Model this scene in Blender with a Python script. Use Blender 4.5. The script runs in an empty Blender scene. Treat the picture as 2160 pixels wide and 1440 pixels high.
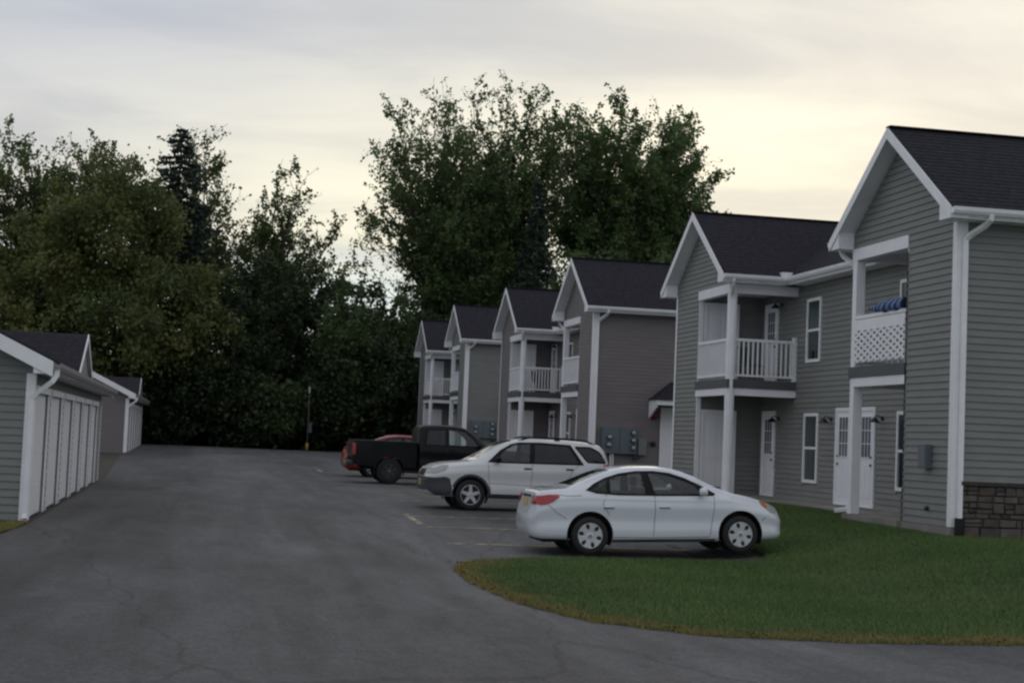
import bpy, bmesh, math, random
import numpy as np
from mathutils import Vector, Matrix
from mathutils.bvhtree import BVHTree
from mathutils.geometry import delaunay_2d_cdt

random.seed(7)
rng = np.random.default_rng(7)
SC = bpy.context.scene
COL = SC.collection
CZ = 1.9                      # camera height above the datum; measured levels are relative to the camera

# ------------------------------------------------------------------ camera
F, YAW, PITCH, ROLL = 3305.0, 0.1938, 0.0629, 0.0420
_fw = Vector((math.sin(YAW)*math.cos(PITCH), math.cos(YAW)*math.cos(PITCH), math.sin(PITCH)))
_rt = Vector((math.cos(YAW), -math.sin(YAW), 0)); _up = _rt.cross(_fw)
_r2 = math.cos(ROLL)*_rt + math.sin(ROLL)*_up; _u2 = math.cos(ROLL)*_up - math.sin(ROLL)*_rt
cam_d = bpy.data.cameras.new('camera'); cam = bpy.data.objects.new('camera', cam_d); COL.objects.link(cam)
m = Matrix.Identity(4)
for i in range(3):
    m[i][0], m[i][1], m[i][2] = _r2[i], _u2[i], -_fw[i]
m[2][3] = CZ
cam.matrix_world = m
cam_d.sensor_width = 36; cam_d.lens = 36*F/2160; cam_d.clip_start = .1; cam_d.clip_end = 3000
SC.camera = cam

# ------------------------------------------------------------------ sky, sun, exposure
SUN_AZ, SUN_EL = math.radians(26), math.radians(16)      # azimuth from +Y towards +X
world = bpy.data.worlds.new('World'); SC.world = world; world.use_nodes = True
nt = world.node_tree; nt.nodes.clear()
def wn(t, **k):
    n = nt.nodes.new(t)
    for a, b in k.items(): setattr(n, a, b)
    return n
def wl(a, b): nt.links.new(a, b)
def wmath(op, a, b=None, c=None, clamp=False):
    n = wn('ShaderNodeMath', operation=op); n.use_clamp = clamp
    for i, v in enumerate((a, b, c)):
        if v is None: continue
        if isinstance(v, (int, float)): n.inputs[i].default_value = v
        else: wl(v, n.inputs[i])
    return n.outputs[0]
def wmix(fac, a, b):
    n = wn('ShaderNodeMix', data_type='RGBA')
    for s, v in ((n.inputs['Factor'], fac), (n.inputs['A'], a), (n.inputs['B'], b)):
        if isinstance(v, (int, float)): s.default_value = v
        elif isinstance(v, tuple): s.default_value = (*v, 1)
        else: wl(v, s)
    return n.outputs['Result']
tc = wn('ShaderNodeTexCoord'); sep = wn('ShaderNodeSeparateXYZ'); wl(tc.outputs['Generated'], sep.inputs[0])
dx, dy, dz = sep.outputs
den = wmath('ADD', wmath('MAXIMUM', dz, 0.0), .16)
comb = wn('ShaderNodeCombineXYZ'); wl(wmath('DIVIDE', dx, den), comb.inputs[0]); wl(wmath('DIVIDE', dy, den), comb.inputs[1])
mp = wn('ShaderNodeMapping'); mp.inputs['Rotation'].default_value = (0, 0, math.radians(28)); mp.inputs['Scale'].default_value = (.55, .95, 1)
mp.inputs['Location'].default_value = (1.3, .4, 0)
wl(comb.outputs[0], mp.inputs[0])
no1 = wn('ShaderNodeTexNoise'); no1.inputs['Scale'].default_value = 1.0; no1.inputs['Detail'].default_value = 5; no1.inputs['Roughness'].default_value = .5; no1.inputs['Distortion'].default_value = .5
wl(mp.outputs[0], no1.inputs['Vector'])
no2 = wn('ShaderNodeTexNoise'); no2.inputs['Scale'].default_value = 3.1; no2.inputs['Detail'].default_value = 6; no2.inputs['Roughness'].default_value = .55; no2.inputs['Distortion'].default_value = .7
wl(mp.outputs[0], no2.inputs['Vector'])
cl = wmath('ADD', wmath('MULTIPLY', no1.outputs['Fac'], .7), wmath('MULTIPLY', no2.outputs['Fac'], .3))
# glow around the hidden low sun
sdir = wn('ShaderNodeVectorMath', operation='DOT_PRODUCT'); wl(tc.outputs['Generated'], sdir.inputs[0])
sdir.inputs[1].default_value = (math.sin(SUN_AZ)*math.cos(SUN_EL*.6), math.cos(SUN_AZ)*math.cos(SUN_EL*.6), math.sin(SUN_EL*.6))
mr = wn('ShaderNodeMapRange'); mr.interpolation_type = 'SMOOTHSTEP'
wl(sdir.outputs['Value'], mr.inputs[0]); mr.inputs[1].default_value = .86; mr.inputs[2].default_value = 1.0; mr.inputs[3].default_value = 0; mr.inputs[4].default_value = 1
mrw = wn('ShaderNodeMapRange'); mrw.interpolation_type = 'SMOOTHSTEP'
wl(sdir.outputs['Value'], mrw.inputs[0]); mrw.inputs[1].default_value = -.7; mrw.inputs[2].default_value = .95; mrw.inputs[3].default_value = 0; mrw.inputs[4].default_value = 1
lowr = wn('ShaderNodeMapRange'); lowr.interpolation_type = 'SMOOTHSTEP'; wl(dz, lowr.inputs[0])
lowr.inputs[1].default_value = .27; lowr.inputs[2].default_value = .11; lowr.inputs[3].default_value = 0; lowr.inputs[4].default_value = 1
glow, low, wide = mr.outputs[0], lowr.outputs[0], mrw.outputs[0]
crp = wn('ShaderNodeMapRange'); crp.interpolation_type = 'SMOOTHSTEP'; wl(cl, crp.inputs[0])
crp.inputs[1].default_value = .38; crp.inputs[2].default_value = .60; crp.inputs[3].default_value = 0; crp.inputs[4].default_value = 1
cool = wmix(crp.outputs[0], (.48, .51, .58), (.61, .625, .665))
warm = wmix(crp.outputs[0], (.62, .61, .555), (.97, .925, .735))
wfac = wmath('ADD', wmath('MULTIPLY', glow, .55), wmath('MULTIPLY', wmath('MULTIPLY', low, wide), .80), None, True)
cloudc = wmix(wfac, cool, warm)
blr = wn('ShaderNodeMapRange'); blr.interpolation_type = 'SMOOTHSTEP'; wl(wmath('ADD', dz, wmath('MULTIPLY', wmath('SUBTRACT', cl, .5), .10)), blr.inputs[0])
blr.inputs[1].default_value = .125; blr.inputs[2].default_value = .085; blr.inputs[3].default_value = 0; blr.inputs[4].default_value = .75
cloudc = wmix(blr.outputs[0], cloudc, (.56, .70, .78))
# the sky behind the photographer is duller than the side of the sunset
dim = wmath('ADD', wmath('MULTIPLY', wide, .04), .96)
vs = wn('ShaderNodeVectorMath', operation='SCALE'); wl(cloudc, vs.inputs[0]); wl(wmath('MULTIPLY', dim, 10.0), vs.inputs['Scale'])
sky = wn('ShaderNodeTexSky', sky_type='NISHITA'); sky.sun_disc = False; sky.sun_elevation = SUN_EL; sky.sun_rotation = SUN_AZ
sky.air_density = 1.0; sky.dust_density = 2.0
final = wmix(.96, sky.outputs[0], vs.outputs[0])
bg = wn('ShaderNodeBackground'); bg.inputs['Strength'].default_value = .1; wl(final, bg.inputs['Color'])
out = wn('ShaderNodeOutputWorld'); wl(bg.outputs[0], out.inputs['Surface'])

sun_d = bpy.data.lights.new('sun', 'SUN'); sun_d.energy = .3; sun_d.angle = math.radians(25); sun_d.color = (1, .9, .76)
sun = bpy.data.objects.new('sun', sun_d); COL.objects.link(sun)
sun.rotation_euler = Vector((-math.sin(SUN_AZ)*math.cos(SUN_EL), -math.cos(SUN_AZ)*math.cos(SUN_EL), -math.sin(SUN_EL))).to_track_quat('-Z', 'Y').to_euler()
vsx = SC.view_settings
vsx.view_transform = 'Standard'; vsx.look = 'None'; vsx.gamma = 1; vsx.use_curve_mapping = False; vsx.exposure = .06
SC.cycles.use_denoising = True
SC.cycles.max_bounces = 6; SC.cycles.transparent_max_bounces = 12
SC.cycles.pixel_filter_type = 'BLACKMAN_HARRIS'; SC.cycles.filter_width = 2.4

# ------------------------------------------------------------------ materials
MATS = {}
def mat(name, col, rough=.6, var=.12, scale=3.0, detail=4, bump=0, bscale=60, metal=0, coat=0, spec=.5, col2=None, stretch=(1, 1, 1), attr=None):
    if name in MATS: return MATS[name]
    M = bpy.data.materials.new(name); M.use_nodes = True; MATS[name] = M
    t = M.node_tree; b = t.nodes['Principled BSDF']
    co = t.nodes.new('ShaderNodeTexCoord'); mpn = t.nodes.new('ShaderNodeMapping'); mpn.inputs['Scale'].default_value = stretch
    t.links.new(co.outputs['Object'], mpn.inputs[0])
    n = t.nodes.new('ShaderNodeTexNoise'); n.inputs['Scale'].default_value = scale; n.inputs['Detail'].default_value = detail; n.inputs['Roughness'].default_value = .6
    t.links.new(mpn.outputs[0], n.inputs['Vector'])
    r = t.nodes.new('ShaderNodeValToRGB'); r.color_ramp.elements[0].position = .3; r.color_ramp.elements[1].position = .7
    c2 = col2 or tuple(min(1, c*(1+var)) for c in col); c1 = tuple(c*(1-var) for c in col) if not col2 else col
    r.color_ramp.elements[0].color = (*c1, 1); r.color_ramp.elements[1].color = (*c2, 1)
    t.links.new(n.outputs['Fac'], r.inputs[0])
    csock = r.outputs[0]
    if attr:
        a = t.nodes.new('ShaderNodeAttribute'); a.attribute_name = attr
        mx = t.nodes.new('ShaderNodeMix'); mx.data_type = 'RGBA'; mx.blend_type = 'MULTIPLY'; mx.inputs['Factor'].default_value = 1
        t.links.new(csock, mx.inputs['A']); t.links.new(a.outputs['Color'], mx.inputs['B']); csock = mx.outputs['Result']
    t.links.new(csock, b.inputs['Base Color'])
    b.inputs['Roughness'].default_value = rough; b.inputs['Metallic'].default_value = metal
    b.inputs['Specular IOR Level'].default_value = spec
    if coat:
        b.inputs['Coat Weight'].default_value = coat; b.inputs['Coat Roughness'].default_value = .04
    if bump:
        n2 = t.nodes.new('ShaderNodeTexNoise'); n2.inputs['Scale'].default_value = bscale; n2.inputs['Detail'].default_value = 3
        t.links.new(co.outputs['Object'], n2.inputs['Vector'])
        bp = t.nodes.new('ShaderNodeBump'); bp.inputs['Strength'].default_value = bump; bp.inputs['Distance'].default_value = .01
        t.links.new(n2.outputs['Fac'], bp.inputs['Height']); t.links.new(bp.outputs[0], b.inputs['Normal'])
    return M
def glass(name, tint, gloss=.05, ior=1.5):
    if name in MATS: return MATS[name]
    M = bpy.data.materials.new(name); M.use_nodes = True; MATS[name] = M
    t = M.node_tree; t.nodes.clear()
    o = t.nodes.new('ShaderNodeOutputMaterial'); tr = t.nodes.new('ShaderNodeBsdfTransparent'); gl = t.nodes.new('ShaderNodeBsdfGlossy')
    n = t.nodes.new('ShaderNodeTexNoise'); n.inputs['Scale'].default_value = 2
    rr = t.nodes.new('ShaderNodeMapRange'); rr.inputs[3].default_value = .9; rr.inputs[4].default_value = 1.1
    t.links.new(n.outputs['Fac'], rr.inputs[0])
    v = t.nodes.new('ShaderNodeVectorMath'); v.operation = 'SCALE'; v.inputs[0].default_value = tint; t.links.new(rr.outputs[0], v.inputs['Scale'])
    t.links.new(v.outputs[0], tr.inputs['Color'])
    gl.inputs['Roughness'].default_value = gloss; gl.inputs['Color'].default_value = (.95, .97, 1, 1)
    fr = t.nodes.new('ShaderNodeFresnel'); fr.inputs['IOR'].default_value = ior
    mx = t.nodes.new('ShaderNodeMixShader'); t.links.new(fr.outputs[0], mx.inputs[0]); t.links.new(tr.outputs[0], mx.inputs[1]); t.links.new(gl.outputs[0], mx.inputs[2])
    t.links.new(mx.outputs[0], o.inputs['Surface'])
    return M
def foliage(name, c1, c2, trans=.3):
    """leaf material: hue varies from clump to clump through the 'tint' attribute"""
    if name in MATS: return MATS[name]
    M = bpy.data.materials.new(name); M.use_nodes = True; MATS[name] = M
    t = M.node_tree; t.nodes.clear(); o = t.nodes.new('ShaderNodeOutputMaterial')
    a = t.nodes.new('ShaderNodeAttribute'); a.attribute_name = 'tint'
    mx = t.nodes.new('ShaderNodeMix'); mx.data_type = 'RGBA'; mx.inputs['A'].default_value = (*c1, 1); mx.inputs['B'].default_value = (*c2, 1)
    t.links.new(a.outputs['Fac'], mx.inputs['Factor'])
    co = t.nodes.new('ShaderNodeTexCoord'); n = t.nodes.new('ShaderNodeTexNoise'); n.inputs['Scale'].default_value = .5; n.inputs['Detail'].default_value = 3
    t.links.new(co.outputs['Object'], n.inputs['Vector'])
    rr = t.nodes.new('ShaderNodeMapRange'); rr.inputs[1].default_value = .3; rr.inputs[2].default_value = .7; rr.inputs[3].default_value = .65; rr.inputs[4].default_value = 1.35; t.links.new(n.outputs['Fac'], rr.inputs[0])
    v = t.nodes.new('ShaderNodeVectorMath'); v.operation = 'SCALE'; t.links.new(mx.outputs['Result'], v.inputs[0]); t.links.new(rr.outputs[0], v.inputs['Scale'])
    d = t.nodes.new('ShaderNodeBsdfPrincipled'); d.inputs['Roughness'].default_value = .55; d.inputs['Specular IOR Level'].default_value = .25
    t.links.new(v.outputs[0], d.inputs['Base Color'])
    tl = t.nodes.new('ShaderNodeBsdfTranslucent'); t.links.new(v.outputs[0], tl.inputs['Color'])
    ms = t.nodes.new('ShaderNodeMixShader'); ms.inputs[0].default_value = trans
    t.links.new(d.outputs[0], ms.inputs[1]); t.links.new(tl.outputs[0], ms.inputs[2]); t.links.new(ms.outputs[0], o.inputs['Surface'])
    return M

WHITE = mat('white_trim', (.87, .87, .89), .45, .05, 2.5)
WHITE_DOOR = mat('white_door', (.87, .87, .89), .4, .04, 2)
SIDE_GREEN = mat('siding_grey_green', (.208, .212, .199), .6, .09, 1.3, stretch=(1, 1, 4))
SIDE_TAUPE = mat('siding_taupe', (.178, .158, .158), .6, .09, 1.3, stretch=(1, 1, 4))
SHINGLE = mat('shingle', (.0300, .0290, .0360), .95, .35, 9, 6, .4, 90, spec=.15)
DARK_BAND = mat('dark_band', (.09, .092, .10), .6, .1)
CONCRETE = mat('concrete', (.24, .23, .205), .9, .18, 2, 6, .3, 50)
DARKINT = mat('dark_interior', (.018, .018, .02), .8, .2)
BLACK = mat('black_plastic', (.010, .010, .011), .65, .2, spec=.2)
IRON = mat('black_iron', (.015, .015, .016), .45, .2)
METER = mat('meter_cabinet_grey', (.125, .155, .18), .5, .08)
BOXGREY = mat('box_grey', (.20, .22, .22), .5, .08)
DOMEGLASS = mat('meter_dome', (.33, .35, .36), .15, .1, spec=.8)
REDPAINT = mat('red_enamel', (.22, .02, .02), .4, .15)
PANE = mat('window_pane', (.020, .028, .030), .06, .3, 1.5, spec=.6)
PANE_GREEN = mat('window_pane_curtain', (.055, .085, .075), .10, .25, 1.2, spec=.55, stretch=(1, 6, 1))
PANE_DOOR = mat('door_pane', (.15, .168, .185), .08, .2, 4, spec=.55)
BRASS = mat('knob_metal', (.25, .22, .17), .35, .1, metal=.8)

# ------------------------------------------------------------------ helpers
class MB:
    def __init__(s, T=None): s.v = []; s.f = []; s.T = T
    def add(s, vs, fs):
        o = len(s.v); s.v += [tuple(s.T(*p)) if s.T else tuple(p) for p in vs]; s.f += [tuple(o+i for i in f) for f in fs]; return s
    def box(s, x0, x1, y0, y1, z0, z1):
        return s.add([(x0,y0,z0),(x1,y0,z0),(x1,y1,z0),(x0,y1,z0),(x0,y0,z1),(x1,y0,z1),(x1,y1,z1),(x0,y1,z1)],
                     [(0,3,2,1),(4,5,6,7),(0,1,5,4),(1,2,6,5),(2,3,7,6),(3,0,4,7)])
    def hexa(s, p):   # 8 points: 4 bottom, 4 top
        return s.add(p, [(0,3,2,1),(4,5,6,7),(0,1,5,4),(1,2,6,5),(2,3,7,6),(3,0,4,7)])
    def prism(s, poly, axis, a, b):
        n = len(poly)
        def P(u, v, w): return (w,u,v) if axis == 'x' else (u,w,v) if axis == 'y' else (u,v,w)
        vs = [P(u,v,a) for u,v in poly]+[P(u,v,b) for u,v in poly]
        return s.add(vs, [tuple(range(n))[::-1], tuple(range(n,2*n))]+[(i,(i+1)%n,n+(i+1)%n,n+i) for i in range(n)])
    def tube(s, pts, r, n=8, square=False):
        pts = [Vector(p) for p in pts]; rs = r if isinstance(r, (list, tuple)) else [r]*len(pts)
        vs = []; fs = []
        if square: n = 4
        prev = None
        for i, p in enumerate(pts):
            d = (pts[min(i+1,len(pts)-1)]-pts[max(i-1,0)]).normalized()
            ref = Vector((0,0,1)) if abs(d.z) < .9 else Vector((1,0,0))
            if prev is None: u = d.cross(ref).normalized()
            else:
                u = prev-d*prev.dot(d); u = u.normalized() if u.length > 1e-5 else d.cross(ref).normalized()
            prev = u; w = d.cross(u)
            for k in range(n):
                a = 2*math.pi*(k+(.5 if square else 0))/n; q = p+(u*math.cos(a)+w*math.sin(a))*rs[i]; vs.append(q)
        for i in range(len(pts)-1):
            for k in range(n): fs.append((i*n+k, i*n+(k+1)%n, (i+1)*n+(k+1)%n, (i+1)*n+k))
        fs += [tuple(range(n))[::-1], tuple(range((len(pts)-1)*n, len(pts)*n))]
        return s.add(vs, fs)
    def lathe(s, prof, c, axis='y', n=24, a0=0, a1=2*math.pi):
        # prof: list of (radius, along)
        full = abs(a1-a0-2*math.pi) < 1e-6; k = n if full else n+1
        vs = []; c = Vector(c)
        for r, h in prof:
            for i in range(k):
                a = a0+(a1-a0)*i/n; u, w = r*math.cos(a), r*math.sin(a)
                vs.append(c+(Vector((u,h,w)) if axis == 'y' else Vector((h,u,w)) if axis == 'x' else Vector((u,w,h))))
        fs = []
        for j in range(len(prof)-1):
            for i in range(n):
                i2 = (i+1)%k if full else i+1
                fs.append((j*k+i, j*k+i2, (j+1)*k+i2, (j+1)*k+i))
        if full and prof[0][0] > 1e-6: fs.append(tuple(range(k))[::-1])
        if full and prof[-1][0] > 1e-6: fs.append(tuple(range((len(prof)-1)*k, len(prof)*k)))
        return s.add(vs, fs)
    def build(s, name, material, parent=None, smooth=False, recalc=True, bevel=0):
        me = bpy.data.meshes.new(name); me.from_pydata(s.v, [], s.f)
        if recalc:
            bm = bmesh.new(); bm.from_mesh(me); bmesh.ops.remove_doubles(bm, verts=bm.verts, dist=1e-5)
            bmesh.ops.recalc_face_normals(bm, faces=bm.faces)
            if bevel: bmesh.ops.bevel(bm, geom=[e for e in bm.edges if e.calc_face_angle(0) > .6], offset=bevel, segments=2, affect='EDGES', profile=.6)
            bm.to_mesh(me); bm.free()
        return link(name, me, material, parent, smooth)
def link(name, me, material, parent=None, smooth=False):
    if material: me.materials.append(material)
    if smooth:
        me.polygons.foreach_set('use_smooth', [True]*len(me.polygons))
    o = bpy.data.objects.new(name, me); COL.objects.link(o)
    if parent: o.parent = parent
    return o
def empty(name, loc=(0,0,0), rz=0):
    o = bpy.data.objects.new(name, None); COL.objects.link(o); o.location = loc; o.rotation_euler = (0,0,rz); o.empty_display_size = .2; return o
def tag(o, label=None, cat=None, group=None, kind=None):
    for k, v in (('label',label),('category',cat),('group',group),('kind',kind)):
        if v: o[k] = v
    return o
def smooth_by_angle(o, ang=40):
    me = o.data; me.polygons.foreach_set('use_smooth', [True]*len(me.polygons))
    try: me.set_sharp_from_angle(angle=math.radians(ang))
    except Exception: pass

# ------------------------------------------------------------------ terrain
GY = [-80, 0, 14, 21, 25.7, 30, 35, 48, 60, 72, 85, 100, 140, 900]
GB = [-2.0, -1.99, -1.98, -1.96, -1.92, -1.73, -1.62, -1.50, -1.42, -1.35, -1.25, -1.15, -1.0, -1.0]
GL = [-2.0, -1.96, -1.90, -1.78, -1.68, -1.66, -1.65, -1.62, -1.46, -1.30, -1.20, -1.12, -1.0, -1.0]
GR = [-2.0, -1.95, -1.75, -1.42, -1.37, -1.33, -1.27, -1.10, -1.02, -.90, -.72, -.75, -1.0, -1.0]
def ss(a, b, x): t = np.clip((x-a)/(b-a), 0, 1); return t*t*(3-2*t)
def G(X, Y):
    X = np.asarray(X, float); Y = np.asarray(Y, float)
    b = np.interp(Y, GY, GB); l = np.interp(Y, GY, GL); r = np.interp(Y, GY, GR)
    a = 1-ss(-2.5, 5.0, X)
    z = b*(1-a)+l*a
    k = ss(8.8, 12.7, X)
    return z*(1-k)+r*k+CZ
def g1(x, y): return float(G(x, y))
def pip(px, py, poly):
    inside = np.zeros(np.shape(px), bool); n = len(poly); j = n-1
    for i in range(n):
        xi, yi = poly[i]; xj, yj = poly[j]
        c = ((yi > py) != (yj > py)) & (px < (xj-xi)*(py-yi)/((yj-yi) if yj != yi else 1e-9)+xi)
        inside ^= c; j = i
    return inside
def sheet(name, poly, off, material, step=1.0, skirt=0, parent=None):
    xs = [p[0] for p in poly]; ys = [p[1] for p in poly]
    bnd = []
    for i in range(len(poly)):
        a, b = Vector(poly[i]), Vector(poly[(i+1)%len(poly)]); n = max(1, int((b-a).length/step))
        bnd += [a.lerp(b, k/n) for k in range(n)]
    gx, gy = np.meshgrid(np.arange(min(xs)+step/2, max(xs), step), np.arange(min(ys)+step/2, max(ys), step)); gx = gx.ravel(); gy = gy.ravel()
    k = pip(gx, gy, [(p.x, p.y) for p in bnd])
    pts = bnd+[Vector((x, y)) for x, y in zip(gx[k], gy[k])]
    nb = len(bnd)
    r = delaunay_2d_cdt(pts, [(i,(i+1)%nb) for i in range(nb)], [], 2, 1e-5)
    v2, fs = r[0], r[2]; polyb = [(p.x, p.y) for p in bnd]
    cx = np.array([sum(v2[i].x for i in f)/len(f) for f in fs]); cy = np.array([sum(v2[i].y for i in f)/len(f) for f in fs])
    ok = pip(cx, cy, polyb); fs = [list(f) for f, q in zip(fs, ok) if q]
    zz = G([p.x for p in v2], [p.y for p in v2])+off
    V = [(p.x, p.y, z) for p, z in zip(v2, zz)]; me = bpy.data.meshes.new(name)
    if skirt:
        o = len(V); bb = [(p.x, p.y, g1(p.x, p.y)+off-skirt) for p in bnd]
        # the first nb verts of the result are not guaranteed to be the boundary: rebuild its top ring
        tt = [(p.x, p.y, g1(p.x, p.y)+off) for p in bnd]; V += tt+bb
        fs += [[o+i, o+(i+1)%nb, o+nb+(i+1)%nb, o+nb+i] for i in range(nb)]
    me.from_pydata(V, [], fs)
    bm = bmesh.new(); bm.from_mesh(me); bmesh.ops.remove_doubles(bm, verts=bm.verts, dist=1e-4)
    bm.normal_update()
    bad = [f for f in bm.faces if f.normal.z < -.2]; bmesh.ops.reverse_faces(bm, faces=bad); bm.to_mesh(me); bm.free()
    return link(name, me, material, parent, True)

GROUND = mat('woodland_ground', (.035, .034, .022), .95, .5, 1.2, 6)
# asphalt: faded wheel tracks, darker seams, coarse aggregate
ASPH = bpy.data.materials.new('asphalt'); ASPH.use_nodes = True
def asphalt():
    t = ASPH.node_tree; b = t.nodes['Principled BSDF']; co = t.nodes.new('ShaderNodeTexCoord')
    def noise(sc, det, st=(1,1,1), dist=0, rough=.6):
        mpn = t.nodes.new('ShaderNodeMapping'); mpn.inputs['Scale'].default_value = st; t.links.new(co.outputs['Object'], mpn.inputs[0])
        n = t.nodes.new('ShaderNodeTexNoise'); n.inputs['Scale'].default_value = sc; n.inputs['Detail'].default_value = det; n.inputs['Distortion'].default_value = dist; n.inputs['Roughness'].default_value = rough
        t.links.new(mpn.outputs[0], n.inputs['Vector']); return n.outputs['Fac']
    def mrange(s, a, b_, c, d):
        r = t.nodes.new('ShaderNodeMapRange'); t.links.new(s, r.inputs[0])
        for i, v in enumerate((a,b_,c,d)): r.inputs[i+1].default_value = v
        return r.outputs[0]
    def mul(a, b_):
        n = t.nodes.new('ShaderNodeMath'); n.operation = 'MULTIPLY'; t.links.new(a, n.inputs[0]); t.links.new(b_, n.inputs[1]); return n.outputs[0]
    big = mrange(noise(.22, 3, (1.6,.5,1), .6), .3, .7, .70, 1.28)
    mid = mrange(noise(1.1, 5, (1.4,.45,1), .4), .3, .7, .78, 1.2)
    fine = mul(mrange(noise(30, 3), .3, .7, .62, 1.38), mrange(noise(7, 4), .3, .7, .86, 1.14))
    grit = mrange(noise(140, 2), .35, .65, .80, 1.20)
    # paving seams and long cracks running with the lane
    vor = t.nodes.new('ShaderNodeTexVoronoi'); vor.feature = 'DISTANCE_TO_EDGE'; vor.inputs['Scale'].default_value = .16
    mpn = t.nodes.new('ShaderNodeMapping'); mpn.inputs['Scale'].default_value = (1.5,.35,1)
    wob = t.nodes.new('ShaderNodeTexNoise'); wob.inputs['Scale'].default_value = .8; wob.inputs['Detail'].default_value = 4
    va = t.nodes.new('ShaderNodeVectorMath'); va.operation = 'MULTIPLY_ADD'; va.inputs[1].default_value = (.9,.9,0)
    t.links.new(co.outputs['Object'], wob.inputs['Vector']); t.links.new(wob.outputs['Color'], va.inputs[0]); t.links.new(co.outputs['Object'], va.inputs[2])
    t.links.new(va.outputs[0], mpn.inputs[0]); t.links.new(mpn.outputs[0], vor.inputs['Vector'])
    crack = mrange(vor.outputs['Distance'], 0, .007, .66, 1.0)
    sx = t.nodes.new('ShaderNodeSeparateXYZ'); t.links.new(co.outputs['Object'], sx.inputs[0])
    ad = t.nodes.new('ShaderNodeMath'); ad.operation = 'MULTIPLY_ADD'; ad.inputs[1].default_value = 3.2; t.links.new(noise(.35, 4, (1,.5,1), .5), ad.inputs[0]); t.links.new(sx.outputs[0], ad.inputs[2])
    coat = mul(mrange(ad.outputs[0], .6, 2.4, .74, 1.05), mul(mrange(noise(1.0, 4, (1.5,.06,1), .8), .32, .68, .84, 1.16), mrange(noise(.75, 3, (1,1,1), .3), .66, .74, 1.0, .74)))  # darkening towards the garages paints in shade and wear; then streaks and stains
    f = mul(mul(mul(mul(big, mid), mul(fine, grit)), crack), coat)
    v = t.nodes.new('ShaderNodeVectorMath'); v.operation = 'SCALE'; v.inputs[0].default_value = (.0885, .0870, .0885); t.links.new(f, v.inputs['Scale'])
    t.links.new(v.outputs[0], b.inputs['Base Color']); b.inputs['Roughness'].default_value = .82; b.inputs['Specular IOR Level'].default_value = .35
    bp = t.nodes.new('ShaderNodeBump'); bp.inputs['Strength'].default_value = .45; bp.inputs['Distance'].default_value = .006
    t.links.new(grit, bp.inputs['Height']); t.links.new(bp.outputs[0], b.inputs['Normal'])
asphalt()
LAWN = mat('lawn_soil', (.050, .078, .030), .95, .45, 2.2, 6)
LAWN_DRY = mat('lawn_edge_thatch', (.10, .075, .03), .95, .35, 3, 6)

xs = np.concatenate([np.linspace(-700,-40,12), np.arange(-36,44,2.0), np.linspace(48,700,12)])
ys = np.concatenate([np.linspace(-80,-10,6), np.arange(-6,130,2.0), np.linspace(134,900,14)])
gx, gy = np.meshgrid(xs, ys); gz = G(gx, gy)-.03
V = np.stack([gx.ravel(), gy.ravel(), gz.ravel()], 1); nx = len(xs)
fs = [(j*nx+i, j*nx+i+1, (j+1)*nx+i+1, (j+1)*nx+i) for j in range(len(ys)-1) for i in range(nx-1)]
me = bpy.data.meshes.new('ground'); me.from_pydata(V.tolist(), [], fs)
tag(link('ground', me, GROUND, None, True), kind='structure')
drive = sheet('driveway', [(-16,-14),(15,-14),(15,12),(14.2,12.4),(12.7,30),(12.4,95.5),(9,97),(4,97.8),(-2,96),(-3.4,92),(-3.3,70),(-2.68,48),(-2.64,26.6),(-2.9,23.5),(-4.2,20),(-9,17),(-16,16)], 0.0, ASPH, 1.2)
tag(drive, kind='structure')
# painted stall lines, worn
PAINT = bpy.data.materials.new('worn_yellow_paint'); PAINT.use_nodes = True
def paint():
    t = PAINT.node_tree; b = t.nodes['Principled BSDF']; co = t.nodes.new('ShaderNodeTexCoord'); n = t.nodes.new('ShaderNodeTexNoise')
    n.inputs['Scale'].default_value = 5; n.inputs['Detail'].default_value = 7; t.links.new(co.outputs['Object'], n.inputs['Vector'])
    r = t.nodes.new('ShaderNodeValToRGB'); r.color_ramp.elements[0].position = .38; r.color_ramp.elements[1].position = .58
    r.color_ramp.elements[0].color = (.10,.095,.085,1); r.color_ramp.elements[1].color = (.42,.37,.24,1); t.links.new(n.outputs['Fac'], r.inputs[0])
    t.links.new(r.outputs[0], b.inputs['Base Color']); b.inputs['Roughness'].default_value = .8
paint()
def stripe(x0, y0, x1, y1, w=.12):
    d = Vector((x1-x0, y1-y0)).normalized(); n = Vector((-d.y, d.x))*w/2
    sheet('painted_line', [(x0-n.x,y0-n.y),(x1-n.x,y1-n.y),(x1+n.x,y1+n.y),(x0+n.x,y0+n.y)], .005, PAINT, .8, parent=drive)
for a in ((4.35,27.3,10.3,27.35), (4.35,30.0,10.3,30.1), (4.35,32.75,10.3,32.9), (4.35,30.7,4.38,33.3), (4.4,38.6,10.2,38.7), (4.4,41.4,10.2,41.5), (4.4,46.9,10.2,47.0),
          (4.4,52.2,10.2,52.3), (4.45,57.4,10.2,57.5), (4.45,57.5,4.47,60.2), (4.45,60.2,10.2,60.3), (4.45,63,10.2,63.1)):
    stripe(*a)
LAWN_POLY = [(3.78,22.6),(3.95,23.5),(4.35,24.35),(5.2,25.05),(6.5,25.38),(8.5,25.5),(9.5,25.55),(9.75,25.9),(9.8,28),(10.3,31),(10.7,33.5),(11.6,35),(13.45,35.4),(13.72,33.5),(13.74,30.1),
             (12.80,29.82),(12.80,25.26),(24,25.26),(24,17.5),(16,16.2),(12,15.75),(8.8,15.66),(6.9,15.64),(5.4,15.98),(4.38,17.0),(3.9,18.6),(3.72,21.0)]
lawn = sheet('lawn', LAWN_POLY, .022, LAWN, .6, skirt=.05); tag(lawn, kind='structure')
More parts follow.
